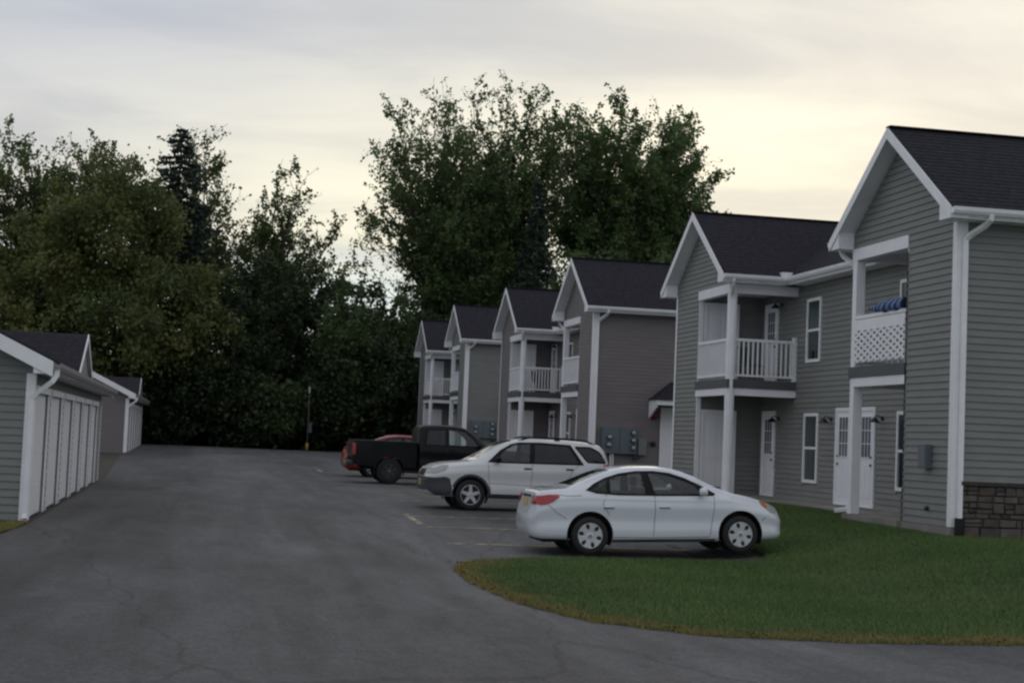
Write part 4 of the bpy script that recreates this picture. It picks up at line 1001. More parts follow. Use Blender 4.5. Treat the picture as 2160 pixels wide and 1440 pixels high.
SUV = dict(st=SUV_ST, hubs=(.69,3.32), r=.345, gap=.075, hw=.92, ww=.225, rim=.225, spokes=5, rimmat=ALLOY, wstyle='alloy', dlo=sd, dlo2=[sq_i], dlo_out=sdo, panes=[(sp1,GLASS_CAR),(sp2,GLASS_TINT)], panes2=[(sq_o,sq_i,GLASS_TINT)],
    ws=(2.36,3.16,.58,.66,1.14), bl=(.10,.30,.60,.58,1.22), rglass=GLASS_TINT, cabin=(.8,3.1), mirror=(2.74,1.11), mirmat=BLACK, handles=((1.04,1.0),(2.02,.985)), hmat=BLACK,
    seams=[[(1.91,1.10),(1.92,.8),(1.95,.42)],[(2.93,1.07),(2.92,.75),(2.86,.42)],[(.80,1.12),(.98,.95),(1.08,.75)],[(.95,.62),(2.0,.60),(2.9,.62)]],
    side=[('lower_cladding',[(1.08,.30),(1.08,.385),(2.95,.385),(2.95,.295)],CLAD,.01),
          ('bumper',rounded([(4.348,.72),(4.15,.705),(3.92,.735),(3.80,.70),(3.74,.45),(3.76,.33),(4.1,.32),(4.34,.45)],.03),CLAD,.012),
          ('wheel_arch_trim',[(3.32+(.46 if k < 13 else .405)*math.cos(a),.355+(.46 if k < 13 else .405)*math.sin(a)) for k,a in enumerate(list(np.linspace(.12*math.pi,.98*math.pi,13))+list(np.linspace(.98*math.pi,.12*math.pi,13)))],CLAD,.012),
          ('wheel_arch_trim',[(.69+(.46 if k < 13 else .405)*math.cos(a),.355+(.46 if k < 13 else .405)*math.sin(a)) for k,a in enumerate(list(np.linspace(.02*math.pi,.88*math.pi,13))+list(np.linspace(.88*math.pi,.02*math.pi,13)))],CLAD,.012),
          ('bumper',rounded([(.005,.70),(.2,.72),(.3,.60),(.28,.42),(.06,.46)],.03),CLAD,.012),
          ('headlamp',rounded([(4.29,.80),(4.20,.90),(3.98,.985),(3.82,.995),(3.90,.88),(4.10,.80)],.04),LENS,.012),
          ('tail_lamp',rounded([(.03,.82),(.02,1.02),(.10,1.14),(.24,1.13),(.18,.95),(.14,.80)],.03),TAIL,.014)],
    ends=[('grille','x',1,rounded([(-.36,.74),(.36,.74),(.32,.88),(-.32,.88)],.03),BLACK,.006),('bumper','x',1,rounded([(-.66,.42),(.66,.42),(.66,.70),(-.66,.70)],.04),CLAD,.01),
          ('headlamp','x',1,rounded([(-.68,.80),(-.42,.78),(-.44,.90),(-.66,.93)],.03),LENS,.01),('headlamp','x',1,rounded([(.42,.78),(.68,.80),(.66,.93),(.44,.90)],.03),LENS,.01),
          ('number_plate','x',1,[(-.16,.52),(.16,.52),(.16,.66),(-.16,.66)],PLATE,.016),
          ('tail_lamp','x',-1,rounded([(-.83,.82),(-.66,.82),(-.66,1.12),(-.80,1.12)],.03),TAIL,.01),('tail_lamp','x',-1,rounded([(.66,.82),(.83,.82),(.80,1.12),(.66,1.12)],.03),TAIL,.01)])
sy = 35.95
suv, ubv = vehicle('suv', 'white compact suv with grey bumper and black roof rails, facing the driveway', 'suv', SUV, SUVWHITE, (5.04+4.35,sy,g1(7,sy)), math.pi)
for s in (-1,1):
    pts = []
    for x in np.linspace(.45,2.15,9):
        h = ubv.ray_cast(Vector((x,s*.60,4)), Vector((0,0,-1)))[0]; k = abs(x-1.3)/.85; pts.append((x,s*.60,h.z+.055-.05*max(0,k-.82)/.18))
    MB().tube(pts, .02, 8).build('roof_rail', BLACK, suv, True)
    for i in (0,4,8): MB().box(pts[i][0]-.06,pts[i][0]+.06,s*.60-.02,s*.60+.02,pts[i][2]-.07,pts[i][2]).build('rail_foot', BLACK, suv)

# pickup: cab with bonnet lofted, bed built of panels
PK_ST = [(2.0,.52,.80,1.20,.78,1.30,.60),(2.03,.48,.90,1.22,.885,1.70,.66),(2.10,.45,.945,1.22,.92,1.83,.665),(2.4,.43,.955,1.22,.925,1.875,.665),(3.0,.42,.955,1.22,.925,1.885,.665),(3.4,.42,.955,1.215,.925,1.85,.67),(3.65,.42,.955,1.21,.92,1.74,.68),
         (3.95,.42,.953,1.20,.915,1.50,.71),(4.25,.42,.95,1.185,.905,1.25,.74),(4.45,.42,.95,1.17,.90,1.205,.76),(5.0,.44,.945,1.13,.885,1.175,.74),(5.35,.46,.93,1.07,.86,1.13,.72),(5.52,.50,.88,.98,.82,1.04,.68),(5.58,.56,.78,.85,.72,.90,.6)]
pd = [(2.22,1.25),(2.30,1.70),(3.2,1.745),(3.52,1.68),(3.75,1.50),(3.98,1.245)]; pdo = [(2.18,1.225),(2.27,1.72),(3.2,1.77),(3.54,1.70),(3.78,1.51),(4.05,1.22)]
pp1 = rounded([(2.98,1.255),(2.98,1.735),(3.2,1.735),(3.50,1.665),(3.72,1.49),(3.90,1.255)],.03); pp2 = rounded([(2.86,1.255),(2.86,1.73),(2.33,1.69),(2.26,1.255)],.03)
PK = dict(st=PK_ST, hubs=(4.72,), r=.40, gap=.06, hw=.955, ww=.26, rim=.225, spokes=6, rimmat=ALLOY_DARK, dlo=pd, dlo_out=pdo, panes=[(pp1,GLASS_CAR),(pp2,GLASS_TINT)], ws=(3.54,4.22,.60,.68,1.24), bl=(None,)*5, cabin=(2.2,4.05), mirror=(3.92,1.22), mirmat=BLACK,
    handles=((3.08,1.10),), hmat=BLACK, rear_seat=False, seams=[[(2.92,1.2),(2.92,.9),(2.92,.5)],[(4.02,1.18),(4.03,.9),(4.0,.5)]],
    side=[('headlamp',rounded([(5.50,.80),(5.30,.82),(5.30,1.0),(5.46,.98)],.03),LENS,.01)], ends=[('grille','x',1,rounded([(-.55,.70),(.55,.70),(.52,.90),(-.52,.90)],.03),CHROME,.01)])
py_ = 49.0
pk, pbv = vehicle('pickup_truck', 'black pickup truck with open bed, parked beyond the white suv', 'pickup truck', PK, CARBLACK, (4.62,py_,g1(6,py_)), 0)
def bed(pk):
    zr = 1.30
    for s in (-1,1):
        # bedside panel with a round wheel opening
        arc = [(1.15+.47*math.cos(a),.41+.47*math.sin(a)) for a in np.linspace(math.pi,0,17)]
        poly = [(.02,.60),(.10,.56)]+[(x,z) for x,z in arc if z > .50]+[(1.98,.50),(1.98,zr),(.04,zr),(.0,1.22)]
        b_ = MB().prism(poly, 'y', *sorted((s*.955,s*.88))).build('bedside', CARBLACK, pk, bevel=.012)
        MB().prism([(1.15+(.50 if k < 13 else .44)*math.cos(a),.41+(.50 if k < 13 else .44)*math.sin(a)) for k,a in enumerate(list(np.linspace(.04*math.pi,.96*math.pi,13))+list(np.linspace(.96*math.pi,.04*math.pi,13)))], 'y', *sorted((s*.95,s*.985))).build('fender_flare', BLACK, pk)
        MB().box(.03,1.97,*sorted((s*.87,s*.962)),zr,zr+.025).build('bed_rail', CLAD, pk, bevel=.006)
        MB().box(-.025,.09,*sorted((s*.80,s*.962)),.86,1.22).build('tail_lamp', TAIL, pk, bevel=.015)
        MB().lathe([(.46,s*.60),(.46,s*.90)], (1.15,0,.41), 'y', 24, -.1*math.pi, 1.1*math.pi).build('wheel_well', DARKINT, pk)
        wheel(pk, 1.15, s*.81, .40, .26, s, 6, .225, ALLOY_DARK)
    MB().box(.0,1.99,-.88,.88,.72,.78).build('bed_floor', DARKINT, pk)
    MB().box(.0,.07,-.80,.80,.66,1.28).build('tailgate', CARBLACK, pk, bevel=.015)
    MB().box(-.008,.0,-.25,.25,1.10,1.17).build('tailgate_handle', BLACK, pk)
    MB().box(1.94,1.985,-.88,.88,.78,1.29).build('bed_front', CARBLACK, pk)
    MB().box(-.16,.05,-.88,.88,.52,.66).build('bumper', mat('bumper_dark', (.04,.04,.042), .4, .15, metal=.5), pk, bevel=.03)
    MB().box(-.165,-.158,-.16,.16,.55,.65).build('number_plate', PLATE, pk)
    MB().box(.3,5.2,-.45,.45,.42,.58).build('chassis', DARKINT, pk)
    MB().tube([(.9,-.75,.4),(1.4,-.75,.4)], .05, 8).build('exhaust', DARKINT, pk)
bed(pk)
# wiper on the sedan windscreen
h = sbv.ray_cast(Vector((3.36,-.45,3)), Vector((0,0,-1)))[0]
MB().tube([h+Vector((.06,0,.02)),h+Vector((-.02,.1,.03)),h+Vector((-.10,.5,.07))], .012, 6).build('wiper', BLACK, sed)

# ------------------------------------------------------------------ trees
BARK = mat('bark', (.045,.038,.030), .95, .35, 6, 5, .4, 25, stretch=(1,1,.3))
LEAF_MAPLE = foliage('leaf_maple', (.078,.125,.048), (.150,.215,.075), .48)
LEAF_LOCUST = foliage('leaf_locust', (0.068,0.103,0.035), (0.142,0.189,0.061), 0.48)
LEAF_YELLOW = foliage('leaf_turning', (.080,.115,.042), (.180,.190,.062), .38)
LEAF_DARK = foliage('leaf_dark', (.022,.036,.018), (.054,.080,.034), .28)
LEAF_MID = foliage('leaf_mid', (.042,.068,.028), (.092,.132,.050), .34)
NEEDLE = foliage('needles', (0.024,0.038,0.030), (0.049,0.070,0.051), 0.18)
def grow(r, base, height, targets, trunk_h, lean=(0,0)):
    """joins every crown target to the nearest node of the growing limb skeleton"""
    nodes = [np.array((0,0,0.0))]; par = [-1]; n0 = 8
    top = np.array((lean[0],lean[1],trunk_h))
    for i in range(1, n0+1):
        t = i/n0; nodes.append(np.array((lean[0]*t*t, lean[1]*t*t, trunk_h*t))+r.normal(0,.06,3)*np.array((1,1,0))); par.append(len(nodes)-2)
    tg = targets[np.argsort(np.linalg.norm(targets-top, axis=1))]
    tips = []
    for p in tg:
        A = np.array(nodes); d = np.linalg.norm(A-p, axis=1)+np.maximum(0, A[:,2]-p[2])*1.6
        d[:max(1,n0//2)] += 100
        k = int(np.argmin(d)); a = nodes[k]; L = np.linalg.norm(p-a); m_ = max(1, int(L/.9)); prev = k
        for i in range(1, m_+1):
            t = i/m_; q = a+(p-a)*t; q = q+np.array((0,0,.13*L*math.sin(math.pi*t)*(.4)))+r.normal(0,.05*min(1,L),3)*(t < 1)
            nodes.append(q); par.append(prev); prev = len(nodes)-1
        tips.append(prev)
    return np.array(nodes), np.array(par), np.array(tips)
def limbs(nodes, par, r_twig, r_base):
    n = len(nodes); cnt = np.zeros(n)
    kids = np.bincount(par[par >= 0], minlength=n); cnt[kids == 0] = 1
    for i in range(n-1, 0, -1): cnt[par[i]] += cnt[i]
    rad = r_twig*np.power(cnt, .46); rad *= min(1.0, r_base/rad[0]) if rad[0] > r_base else 1
    rad = np.maximum(rad, r_twig*.8)
    i = np.arange(1, n); a = nodes[par[i]]; b = nodes[i]; d = b-a; L = np.linalg.norm(d, axis=1, keepdims=True); d = d/np.maximum(L, 1e-6)
    ref = np.where(np.abs(d[:,2:3]) < .9, np.array([[0,0,1.0]]), np.array([[1.0,0,0]])); u = np.cross(d, ref); u /= np.linalg.norm(u, axis=1, keepdims=True); w = np.cross(d, u)
    K = 5; ang = 2*np.pi*np.arange(K)/K; V = np.zeros((n-1, 2*K, 3))
    ra = np.minimum(rad[par[i]], rad[i]*1.35)
    for k in range(K):
        o = u*math.cos(ang[k])+w*math.sin(ang[k]); V[:,k] = a+o*ra[:,None]; V[:,K+k] = b+o*rad[i][:,None]
    F_ = np.array([(k, (k+1)%K, K+(k+1)%K, K+k) for k in range(K)]); F_ = (np.arange(n-1)*2*K)[:,None,None]+F_[None]
    return V.reshape(-1,3), F_.reshape(-1,4)
def np_mesh(name, V, Fq, tint=None):
    me = bpy.data.meshes.new(name); me.vertices.add(len(V)); me.vertices.foreach_set('co', np.asarray(V, np.float32).ravel())
    k = Fq.shape[1]; me.loops.add(Fq.size); me.loops.foreach_set('vertex_index', Fq.astype(np.int32).ravel())
    me.polygons.add(len(Fq)); me.polygons.foreach_set('loop_start', np.arange(0, Fq.size, k, dtype=np.int32)); me.polygons.foreach_set('loop_total', np.full(len(Fq), k, np.int32))
    me.update(calc_edges=True)
    if tint is not None:
        a = me.attributes.new('tint', 'FLOAT', 'POINT'); a.data.foreach_set('value', np.asarray(tint, np.float32))
    return me
def leaves(r, pos, size, tint, flat=.0):
    """one bent diamond per leaf, random facing"""
    n = len(pos); d = r.normal(size=(n,3)); d /= np.linalg.norm(d, axis=1, keepdims=True); d[:,2] -= flat; d /= np.linalg.norm(d, axis=1, keepdims=True)
    e = r.normal(size=(n,3)); e -= (e*d).sum(1, keepdims=True)*d; e /= np.linalg.norm(e, axis=1, keepdims=True); nn = np.cross(d, e)
    s = size*r.uniform(.65,1.35,(n,1)); V = np.zeros((n,4,3))
    V[:,0] = pos-d*s*.5; V[:,1] = pos+e*s*.34+nn*s*.08; V[:,2] = pos+d*s*.5; V[:,3] = pos-e*s*.34+nn*s*.08
    return V.reshape(-1,3), np.arange(n*4).reshape(n,4), np.repeat(tint, 4)
def crown_targets(r, n, c, rad, shell=.55, bottom=-.75):
    out = []
    while len(out) < n:
        p = r.normal(size=3); p /= np.linalg.norm(p); q = (shell+(1-shell)*r.random())*p
        if r.random() < .25: q = p*r.random()**.5
        if q[2] < bottom: continue
        out.append(c+q*rad)
    return np.array(out)
def tree(name, label, X, Y, h, rx, material, seed, n_t=170, n_l=16000, leaf=.26, trunk=.3, crown_lo=.28, spiky=1.2, spread=.32, base_r=.32, ry=None, lean=(0,0), group='trees along the wood edge', cat='tree', lobes=None, bottom=-.75, bark=BARK):
    r = np.random.default_rng(seed); t = empty(name, (X,Y,g1(X,Y)-.05)); tag(t, label, cat, group)
    zc = h*(crown_lo+1)/2; rz = h*(1-crown_lo)/2*.97
    if lobes:
        T = np.concatenate([crown_targets(r, max(6,int(n_t*f)), np.array((ox,oy,oz*h)), np.array((lr,lr,lz*h)), .5, bottom) for (ox,oy,oz,lr,lz,f) in lobes])
    else: T = crown_targets(r, n_t, np.array((lean[0],lean[1],zc)), np.array((rx,ry or rx,rz)), bottom=bottom)
    T = T[T[:,2] > h*.10]
    nodes, par, tips = grow(r, None, h, T, h*trunk, lean)
    V, Fq = limbs(nodes, par, .022, base_r)
    o = link('trunk', np_mesh('trunk', V, Fq), bark, t, True)
    # leaves strung along twigs that leave each limb end outwards and up
    C = np.array((lean[0],lean[1],zc)); per = max(6, n_l//(len(tips)*3)); P_ = []; TI = []
    for tip in tips:
        p = nodes[tip]; o_ = p-C; o_ = o_/max(1e-6, np.linalg.norm(o_)); ct = r.uniform(0,1)
        for k in range(3):
            d = o_*.8+np.array((0,0,.55))+r.normal(0,.55,3); d /= np.linalg.norm(d); L = spiky*r.uniform(.55,1.35)
            s = r.random(per)**.8*L; sp = spread*(1.15-.75*s/L/1.0)
            q = p-d*.25+d*s[:,None]+r.normal(0,1,(per,3))*sp[:,None]
            P_.append(q); TI.append(np.clip(ct*.7+r.uniform(0,.3)+r.normal(0,.10,per),0,1))
    P_ = np.concatenate(P_); TI = np.concatenate(TI)
    V, Fq, ti = leaves(r, P_, leaf, TI, .25)
    link('crown', np_mesh('crown', V, Fq, ti), material, t)
    return t
def fan_tree(name, label, X, Y, material, seed, crown, fork, n_limb=16, leaf=.25, dens_=26, sec=1.0, base_r=.42, maxpol=80, group='trees along the wood edge', twig=1.0, spread=.16, lean=0, boxy=1.0):
    """limbs fan up and out of a low fork to the crown outline; side branches and twigs fill the volume; crown = list of (cx,cy,cz,rx,ry,rz)"""
    r = np.random.default_rng(seed); t = empty(name, (X,Y,g1(X,Y)-.05)); tag(t, label, 'tree', group)
    nodes = [np.zeros(3)]; par = [-1]; TW = []; df_ = [1.0]
    def path(k, pts):
        for p in pts: nodes.append(np.asarray(p, float)); par.append(k); k = len(nodes)-1
        return k
    F_ = np.array((lean,0,fork)); kf = path(0, [F_*q+np.array((0,0,0)) for q in (.25,.5,.75,1)])
    tips = []
    per = max(2, n_limb//len(crown))
    for (cx,cy,cz,rx,ry,rz) in crown:
        for i in range(per):
            u = .05+.95*(i+.5+r.uniform(-.35,.35))/per; pol = math.acos(1-u*(1-math.cos(math.radians(maxpol)))); az = i*2.39996+r.uniform(-.4,.4)
            rr = r.uniform(.86,1.0); sp_, cp_ = math.sin(pol)**boxy, math.copysign(abs(math.cos(pol))**boxy, math.cos(pol)); tips.append(np.array((cx+rx*rr*sp_*math.cos(az), cy+ry*rr*sp_*math.sin(az), cz+rz*rr*cp_)))
    def bez(a, c, b, n): return [a*(1-q)**2+2*c*q*(1-q)+b*q*q for q in np.linspace(0,1,n+1)[1:]]
    def side(k0, tang, L, lvl, tintc):
        d = r.normal(size=3); d -= d.dot(tang)*tang; d /= np.linalg.norm(d); an = math.radians(r.uniform(28,58)); v = tang*math.cos(an)+d*math.sin(an); v[2] += .18; v /= np.linalg.norm(v)
        a = nodes[k0]; b = a+v*L; c = a+v*L*.5+np.array((0,0,-.04*L)); n = max(2, int(L/.7)); pts = bez(a, c, b+np.array((0,0,.10*L)), n); ke = path(k0, pts); ids = list(range(len(nodes)-n, len(nodes)))
        if lvl == 2: TW.append((a, nodes[ke], tintc, df_[0])); return
        df_[0] = float(r.choice((.06,.35,.9,1.5,1.9))); TW.append((nodes[ids[n//2-1]], nodes[ke]+v*.3, tintc, df_[0]))
        for j, ki in enumerate(ids):
            for _ in range(2 if L > 1.6 else 1):
                tg = v+r.normal(0,.15,3); side(ki, tg/np.linalg.norm(tg), twig*r.uniform(.6,1.25)*(1.1-.35*j/n), 2, tintc)
    for tip in tips:
        D = np.linalg.norm(tip-F_); k0 = kf if r.random() < .6 else max(1, kf-1); a = nodes[k0]
        c = a+np.array(((tip-a)[0]*.22,(tip-a)[1]*.22,(tip-a)[2]*.55)); n = max(4, int(D/.9)); pts = [p+r.normal(0,.10,3) for p in bez(a, c, tip, n)]; path(k0, pts); ids = list(range(len(nodes)-n, len(nodes)))
        tc_ = r.random()
        TW.append((nodes[ids[-2]], nodes[ids[-1]]+(nodes[ids[-1]]-nodes[ids[-2]])*.4, tc_, 1.0))
        for j, ki in enumerate(ids):
            q = (j+1)/n
            if q < .24: continue
            tg = nodes[ki]-nodes[par[ki]]; tg /= np.linalg.norm(tg)
            for _ in range(2):
                if r.random() < sec: side(ki, tg, (1-q)*D*.20+r.uniform(.7,1.5), 1, np.clip(tc_*.5+r.random()*.5,0,1))
    nodes = np.array(nodes); par = np.array(par)
    V, Fq = limbs(nodes, par, .013, base_r); link('trunk', np_mesh('trunk', V, Fq), BARK, t, True)
    P_ = []; TI = []
    for a, b, tc_, df in TW:
        L = np.linalg.norm(b-a); m_ = max(2, int(dens_*L*df*r.uniform(.6,1.3))); q = r.random(m_)**.85
        P_.append(a+(b-a)*q[:,None]+r.normal(0,spread,(m_,3))*(1.2-.6*q[:,None])); TI.append(np.clip(tc_*.75+r.normal(.12,.12,m_),0,1))
    P_ = np.concatenate(P_); TI = np.concatenate(TI)
    V, Fq, ti = leaves(r, P_, leaf, TI, .3); link('crown', np_mesh('crown', V, Fq, ti), material, t)
    print(label[:30], 'leaves', len(P_)); return t
def spruce(name, label, X, Y, h, rb, seed, n=15000, group='trees along the wood edge', pw=.85):
    r = np.random.default_rng(seed); t = empty(name, (X,Y,g1(X,Y)-.05)); tag(t, label, 'tree', group)
    MB().tube([(0,0,0),(0,0,h*.5),(0,0,h*.97)], [.28,.16,.02], 8).build('trunk', BARK, t, True)
    P_ = []; TI = []; z = h*.08
    while z < h*.985:
        f = 1-z/h; R_ = rb*f**pw*r.uniform(.8,1.1); nb = int(5+6*f)
        for k in range(nb):
            a = r.uniform(0,2*math.pi); L = max(.25, R_*r.uniform(.7,1.15)); m_ = int(8+n/2300*L*3.0); s = r.random(m_)**.7*L
            c = r.random(); x = np.cos(a)*s+r.normal(0,.10,m_); y = np.sin(a)*s+r.normal(0,.10,m_); zz = z-.16*s+.05*s*s/L-np.abs(r.normal(0,.22,m_))*(s/L)
            P_.append(np.stack([x,y,zz],1)); TI.append(np.clip(c*.6+r.uniform(0,.4,m_),0,1))
        z += .34+.25*f*r.random()
    V, Fq, ti = leaves(r, np.concatenate(P_), .24, np.concatenate(TI), .3)
    link('crown', np_mesh('crown', V, Fq, ti), NEEDLE, t); return t

# tall maples behind the far building
fan_tree('maple_tree', 'tall airy maple with spreading limbs above the far apartment roofs', 18.8, 106, LEAF_MAPLE, 11, [(-1.0,0,15.0,7.5,5.0,10.1),(-.2,.5,15.0,7.4,4.0,10.3),(-1.6,-.5,13.5,6.8,4.6,8.4),(-3.0,0,12.0,6.4,4.0,5.0)], 4.0, 80, .24, 11.5, .9, .50, 98, boxy=.62)
fan_tree('maple_tree', 'tall dense maple right of the airy one, above the taupe building roofs', 30.2, 108, LEAF_MAPLE, 12, [(-1.3,0,15.2,6.4,4.8,10.6),(-.6,.5,14.6,6.3,4.4,10.2),(.5,0,8.0,5.6,4.5,7.5)], 3.2, 72, .27, 13.5, 1.0, .50, 100, spread=.22, boxy=.66)
spruce('spruce_tree', 'dark conical spruce between the two tall maples', 21.2, 101, 18.5, 3.4, 21, 16000)
tree('young_maple', 'light green rounded tree top just behind the taupe building roof', 23.2, 92, 12.6, 3.6, LEAF_MID, 13, 110, 9000, .26, .25, .2, .8, .36, .2)
tree('young_maple', 'green tree between the far roofs and the dense maple', 30.5, 96, 13.5, 5.0, LEAF_MID, 14, 130, 11000, .28, .25, .15, .8, .4, .2)
# the left group
tree('turning_maple', 'broad yellow-green maple turning colour behind the garages', -6.3, 99.5, 18.0, 7.4, LEAF_YELLOW, 15, 230, 70000, .27, .16, .06, .75, .60, .38,
     lobes=[(0.4,0,.72,4.4,.24,.36),(-3.8,0,.46,4.6,.28,.26),(3.6,0,.42,4.3,.28,.26),(0,-2,.32,5.6,.20,.20)], bottom=-.9)
fan_tree('silver_maple', 'tall open maple rising at the left behind the turning maple', -11.2, 116, LEAF_LOCUST, 16, [(0,0,12.0,5.4,4.5,10.0)], 4.5, 36, .26, 12, .95, .42, 100, boxy=.7)
fan_tree('silver_maple', 'tall maple at the left edge of the picture with a bare leaning limb', -19.0, 113, LEAF_LOCUST, 17, [(0,0,11.0,5.6,4.0,9.6)], 5.5, 22, .27, 12, .9, .38, 95, lean=-.6)
spruce('spruce_tree', 'dark narrow spruce poking up beside the turning maple', -2.2, 104.5, 21.0, 5.2, 22, 30000, pw=.62)
fan_tree('locust_tree', 'tall feathery locust with upswept tips right of the dark spruce', -.7, 117, LEAF_LOCUST, 18, [(-.8,0,10,2.6,2.6,14.2),(.8,0,8,3.6,3.0,10.5)], 5.0, 18, .25, 12, .85, .34, 70)
fan_tree('locust_tree', 'feathery locust with open crown nearest the gap of sky', 4.4, 114, LEAF_LOCUST, 19, [(.9,0,9,2.4,2.6,12.6),(2.8,0,8,3.8,3.0,8.8),(-1.6,0,8,3.2,3.0,9.6)], 4.2, 24, .25, 13, .85, .34, 82)
# lower trees closing the end of the driveway
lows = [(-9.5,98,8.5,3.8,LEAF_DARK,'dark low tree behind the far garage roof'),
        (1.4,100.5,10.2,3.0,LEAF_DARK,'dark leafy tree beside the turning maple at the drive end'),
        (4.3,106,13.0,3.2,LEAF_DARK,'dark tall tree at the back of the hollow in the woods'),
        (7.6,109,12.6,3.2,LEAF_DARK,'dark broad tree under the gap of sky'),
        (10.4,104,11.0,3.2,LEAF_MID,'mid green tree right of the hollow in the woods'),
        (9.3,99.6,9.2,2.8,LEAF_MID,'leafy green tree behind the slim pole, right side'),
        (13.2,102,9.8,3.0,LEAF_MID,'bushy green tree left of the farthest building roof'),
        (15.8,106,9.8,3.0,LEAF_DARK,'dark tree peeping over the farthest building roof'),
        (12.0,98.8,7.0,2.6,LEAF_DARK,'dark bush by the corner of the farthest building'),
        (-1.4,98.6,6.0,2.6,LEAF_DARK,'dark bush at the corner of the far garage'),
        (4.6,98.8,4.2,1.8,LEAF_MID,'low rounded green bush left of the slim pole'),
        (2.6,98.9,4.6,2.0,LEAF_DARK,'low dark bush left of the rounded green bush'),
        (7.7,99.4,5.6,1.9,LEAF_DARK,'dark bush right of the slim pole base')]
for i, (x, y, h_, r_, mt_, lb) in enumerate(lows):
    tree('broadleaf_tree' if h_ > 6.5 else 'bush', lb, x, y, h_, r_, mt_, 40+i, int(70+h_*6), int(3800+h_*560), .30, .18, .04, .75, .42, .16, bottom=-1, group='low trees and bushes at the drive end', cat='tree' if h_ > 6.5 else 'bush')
# the depth of the wood behind them reads as one mass
def wood():
    r = np.random.default_rng(77); P_ = []; TI = []
    for k in range(330):
        x = r.uniform(-60,75); y = r.uniform(118,150); h_ = r.uniform(5,11.5)*(1 if x < 30 else .9); m_ = 230
        q = r.normal(size=(m_,3)); q /= np.linalg.norm(q, axis=1, keepdims=True); q *= r.random((m_,1))**.4
        P_.append(np.array((x,y,g1(x,y)+h_*.5))+q*np.array((3.2,2.6,h_*.52))); TI.append(np.clip(r.random()*.7+r.uniform(0,.3,m_),0,1))
    for k in range(150):
        x = r.uniform(-18,18); y = r.uniform(99.5,106); m_ = 170; q = r.normal(size=(m_,3)); q /= np.linalg.norm(q, axis=1, keepdims=True); q *= r.random((m_,1))**.4
        P_.append(np.array((x,y,g1(x,y)+1.0))+q*np.array((1.5,1.2,1.4))); TI.append(np.clip(r.random()*.7+r.uniform(0,.3,m_),0,1))
    V, Fq, ti = leaves(r, np.concatenate(P_), .5, np.concatenate(TI), .2)
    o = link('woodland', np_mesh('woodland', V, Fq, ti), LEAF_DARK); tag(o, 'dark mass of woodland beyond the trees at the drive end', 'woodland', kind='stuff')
wood()
# slim pole at the end of the drive
px_, pyy = 6.55, 97.9
pole = empty('marker_pole', (px_,pyy,g1(px_,pyy)-.02)); tag(pole, 'slim weathered pole with pale top and yellow base sleeve before the woods', 'pole')
MB().tube([(0,0,0),(.02,0,2.0),(.0,0,3.95)], [.06,.055,.05], 10).build('shaft', mat('weathered_pole', (.10,.095,.09), .9, .3, 3, stretch=(1,1,.3)), pole, True)
MB().tube([(-.001,0,2.75),(-.001,0,3.98)], .060, 10).build('pale_top', mat('pale_sleeve', (.33,.32,.29), .8, .2, 5), pole, True)
MB().tube([(.0,0,0.0),(.004,0,.5)], .10, 10).build('base_sleeve', mat('yellow_sleeve', (.40,.30,.07), .7, .25, 6), pole, True)
MB().box(.04,.24,-.10,.08,1.15,1.75).build('service_box', mat('service_box', (.10,.115,.13), .6, .1), pole)

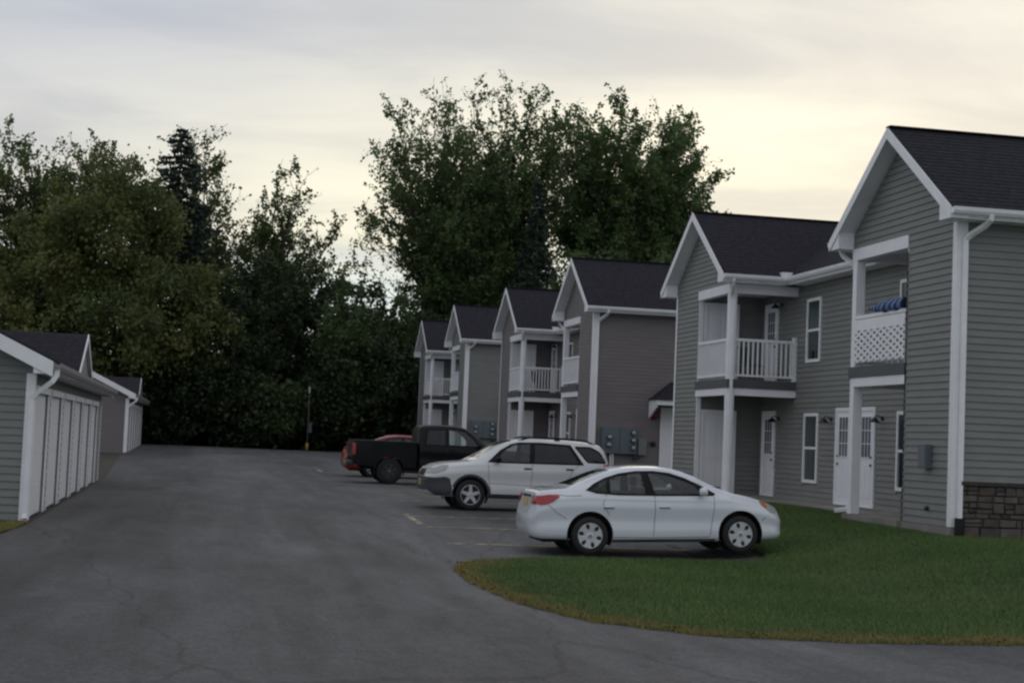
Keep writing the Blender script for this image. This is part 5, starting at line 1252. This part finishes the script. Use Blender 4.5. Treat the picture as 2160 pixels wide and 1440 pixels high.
# ------------------------------------------------------------------ grass
def seg_dist(px, py, poly):
    d = np.full(px.shape, 1e9)
    for (ax,ay),(bx,by) in zip(poly[:-1], poly[1:]):
        L2 = (bx-ax)**2+(by-ay)**2; t = np.clip(((px-ax)*(bx-ax)+(py-ay)*(by-ay))/L2,0,1); d = np.minimum(d, np.hypot(px-ax-t*(bx-ax),py-ay-t*(by-ay)))
    return d
def grass(name, poly, edge, n, label, seed, ymax, xmax):
    r = np.random.default_rng(seed); xs_ = [p[0] for p in poly]; ys_ = [p[1] for p in poly]
    x = r.uniform(min(xs_), min(xmax,max(xs_)), n*2); y = r.uniform(min(ys_), min(ymax,max(ys_)), n*2); k = pip(x, y, poly); x, y = x[k][:n], y[k][:n]; n = len(x)
    d = seg_dist(x, y, edge)
    wob = .5+.5*np.sin(x*3.1+np.sin(y*2.3)*1.7)*np.sin(y*2.7+1.3); wob2 = .5+.5*np.sin(x*7.3+1)*np.sin(y*6.1+x*2)
    dry = np.clip(1.25-d/(.22+.52*wob), 0, 1)*np.clip(.55+.6*wob2,0,1)
    h = r.uniform(.028,.062,n)*(1+.55*wob2*(r.random(n) < .3))*(1-.25*dry); w = r.uniform(.0035,.007,n)
    a = r.uniform(0,2*np.pi,n); ln = r.normal(0,.5,(n,2))*h[:,None]; z = G(x,y)+.02
    V = np.zeros((n,3,3)); ca, sa = np.cos(a)*w, np.sin(a)*w
    V[:,0] = np.stack([x-ca,y-sa,z],1); V[:,1] = np.stack([x+ca,y+sa,z],1); V[:,2] = np.stack([x+ln[:,0],y+ln[:,1],z+h],1)
    fr = []
    for (ax,ay),(bx,by) in zip(edge[:-1], edge[1:]):
        L_ = math.hypot(bx-ax,by-ay); k_ = int(L_*1500); q = r.random(k_); o_ = np.abs(r.normal(0,.16,k_))-.07*(.4+.6*np.sin((q*L_+ax)*5.3)**2); nx_, ny_ = (by-ay)/L_, -(bx-ax)/L_
        cx_, cy_ = ax+(bx-ax)*.5, ay+(by-ay)*.5
        if not pip(np.array([cx_+nx_*.1]), np.array([cy_+ny_*.1]), poly)[0]: nx_, ny_ = -nx_, -ny_
        fr.append(np.stack([ax+(bx-ax)*q+nx_*o_, ay+(by-ay)*q+ny_*o_], 1))
    tu = []
    for k_ in range(int(len(x)/2600)):
        c0 = r.integers(0, n); m2 = r.integers(8,22); tu.append(np.stack([x[c0]+r.normal(0,.035,m2), y[c0]+r.normal(0,.035,m2)], 1))
    fr = np.concatenate(fr); tu = np.concatenate(tu)
    nf, ntu = len(fr), len(tu); x = np.concatenate([x,fr[:,0],tu[:,0]]); y = np.concatenate([y,fr[:,1],tu[:,1]]); n0_ = n; n = len(x)
    dry = np.concatenate([dry, np.clip(r.normal(.85,.2,nf),0,1), r.uniform(0,.25,ntu)]); wob2 = .5+.5*np.sin(x*7.3+1)*np.sin(y*6.1+x*2)
    h = np.concatenate([h, r.uniform(.02,.055,nf), r.uniform(.07,.13,ntu)]); w = np.concatenate([w, r.uniform(.003,.007,nf+ntu)])
    a = r.uniform(0,2*np.pi,n); ln = r.normal(0,.5,(n,2))*h[:,None]; z = G(x,y)+np.where(np.arange(n) < n0_, .02, .004)
    V = np.zeros((n,3,3)); ca, sa = np.cos(a)*w, np.sin(a)*w
    V[:,0] = np.stack([x-ca,y-sa,z],1); V[:,1] = np.stack([x+ca,y+sa,z],1); V[:,2] = np.stack([x+ln[:,0],y+ln[:,1],z+h],1)
    g0 = np.array((.084,.142,.046)); g2_ = np.array((.138,.200,.068)); br = np.array((.27,.185,.075)); yl = np.array((.24,.23,.08))
    m_ = np.clip(.5+.32*np.sin(x*1.3+y*.9)*np.sin(y*1.1-x*.4)+r.normal(0,.12,n),0,1)[:,None]
    c = g0*(1-m_)+g2_*m_
    pale = (np.exp(-((x-4.9)**2/.9+(y-20.6)**2/1.6))*.55*(.4+.6*wob2))[:,None]; c = c*(1-pale)+np.array((.105,.135,.065))*pale
    kk = (r.random(n) < .5)[:,None]; dc = np.where(kk, br, yl); dr = dry[:,None]; c = c*(1-dr)+dc*dr; c *= r.uniform(.86,1.14,(n,1))
    me = np_mesh(name, V.reshape(-1,3), np.arange(n*3).reshape(n,3))
    at = me.color_attributes.new('blade', 'FLOAT_COLOR', 'POINT'); cc = np.ones((n*3,4), np.float32); cc[:,:3] = np.repeat(c,3,0); at.data.foreach_set('color', cc.ravel())
    o = link(name, me, GRASS); tag(o, label, 'grass', kind='stuff'); return o
GRASS = bpy.data.materials.new('grass_blades'); GRASS.use_nodes = True
_t = GRASS.node_tree; _b = _t.nodes['Principled BSDF']; _a = _t.nodes.new('ShaderNodeAttribute'); _a.attribute_name = 'blade'; _t.links.new(_a.outputs['Color'], _b.inputs['Base Color']); _b.inputs['Roughness'].default_value = .7; _b.inputs['Specular IOR Level'].default_value = .2
EDGE = [(4.6,24.4),(4.35,24.25),(3.95,23.5),(3.78,22.6),(3.72,21.0),(3.9,18.6),(4.38,17.0),(5.4,15.98),(6.9,15.64),(8.8,15.66),(12,15.75),(16,16.2)]
grass('grass', LAWN_POLY, EDGE, 330000, 'mown green lawn grass with dry brown edge', 5, 37, 16.5)
grass('grass_patch', LAWN2, [(-2.72,26.75),(-2.78,25.4),(-3.2,23.2),(-4.6,20.6)], 40000, 'small patch of grass beside the near garage corner', 6, 27, -2.6)
# weeds and taller tufts breaking the lawn edge
def litter():
    r = np.random.default_rng(9); P_ = []
    for (ax,ay),(bx,by) in zip(EDGE[:-1], EDGE[1:]):
        L = math.hypot(bx-ax,by-ay); n = int(L*22); t = r.random(n); P_.append(np.stack([ax+(bx-ax)*t+r.normal(0,.06,n), ay+(by-ay)*t+r.normal(0,.07,n)],1))
    q = np.concatenate(P_); z = G(q[:,0],q[:,1])+.045+r.uniform(0,.02,len(q)); V, Fq, ti = leaves(r, np.column_stack([q,z]), .035, r.random(len(q)), 0)
    o = link('leaf_litter', np_mesh('leaf_litter', V, Fq, ti), foliage('dry_leaf', (.07,.035,.012), (.20,.12,.04), .1)); tag(o, 'dry brown leaf litter along the lawn edge', 'leaf litter', kind='stuff')
litter()
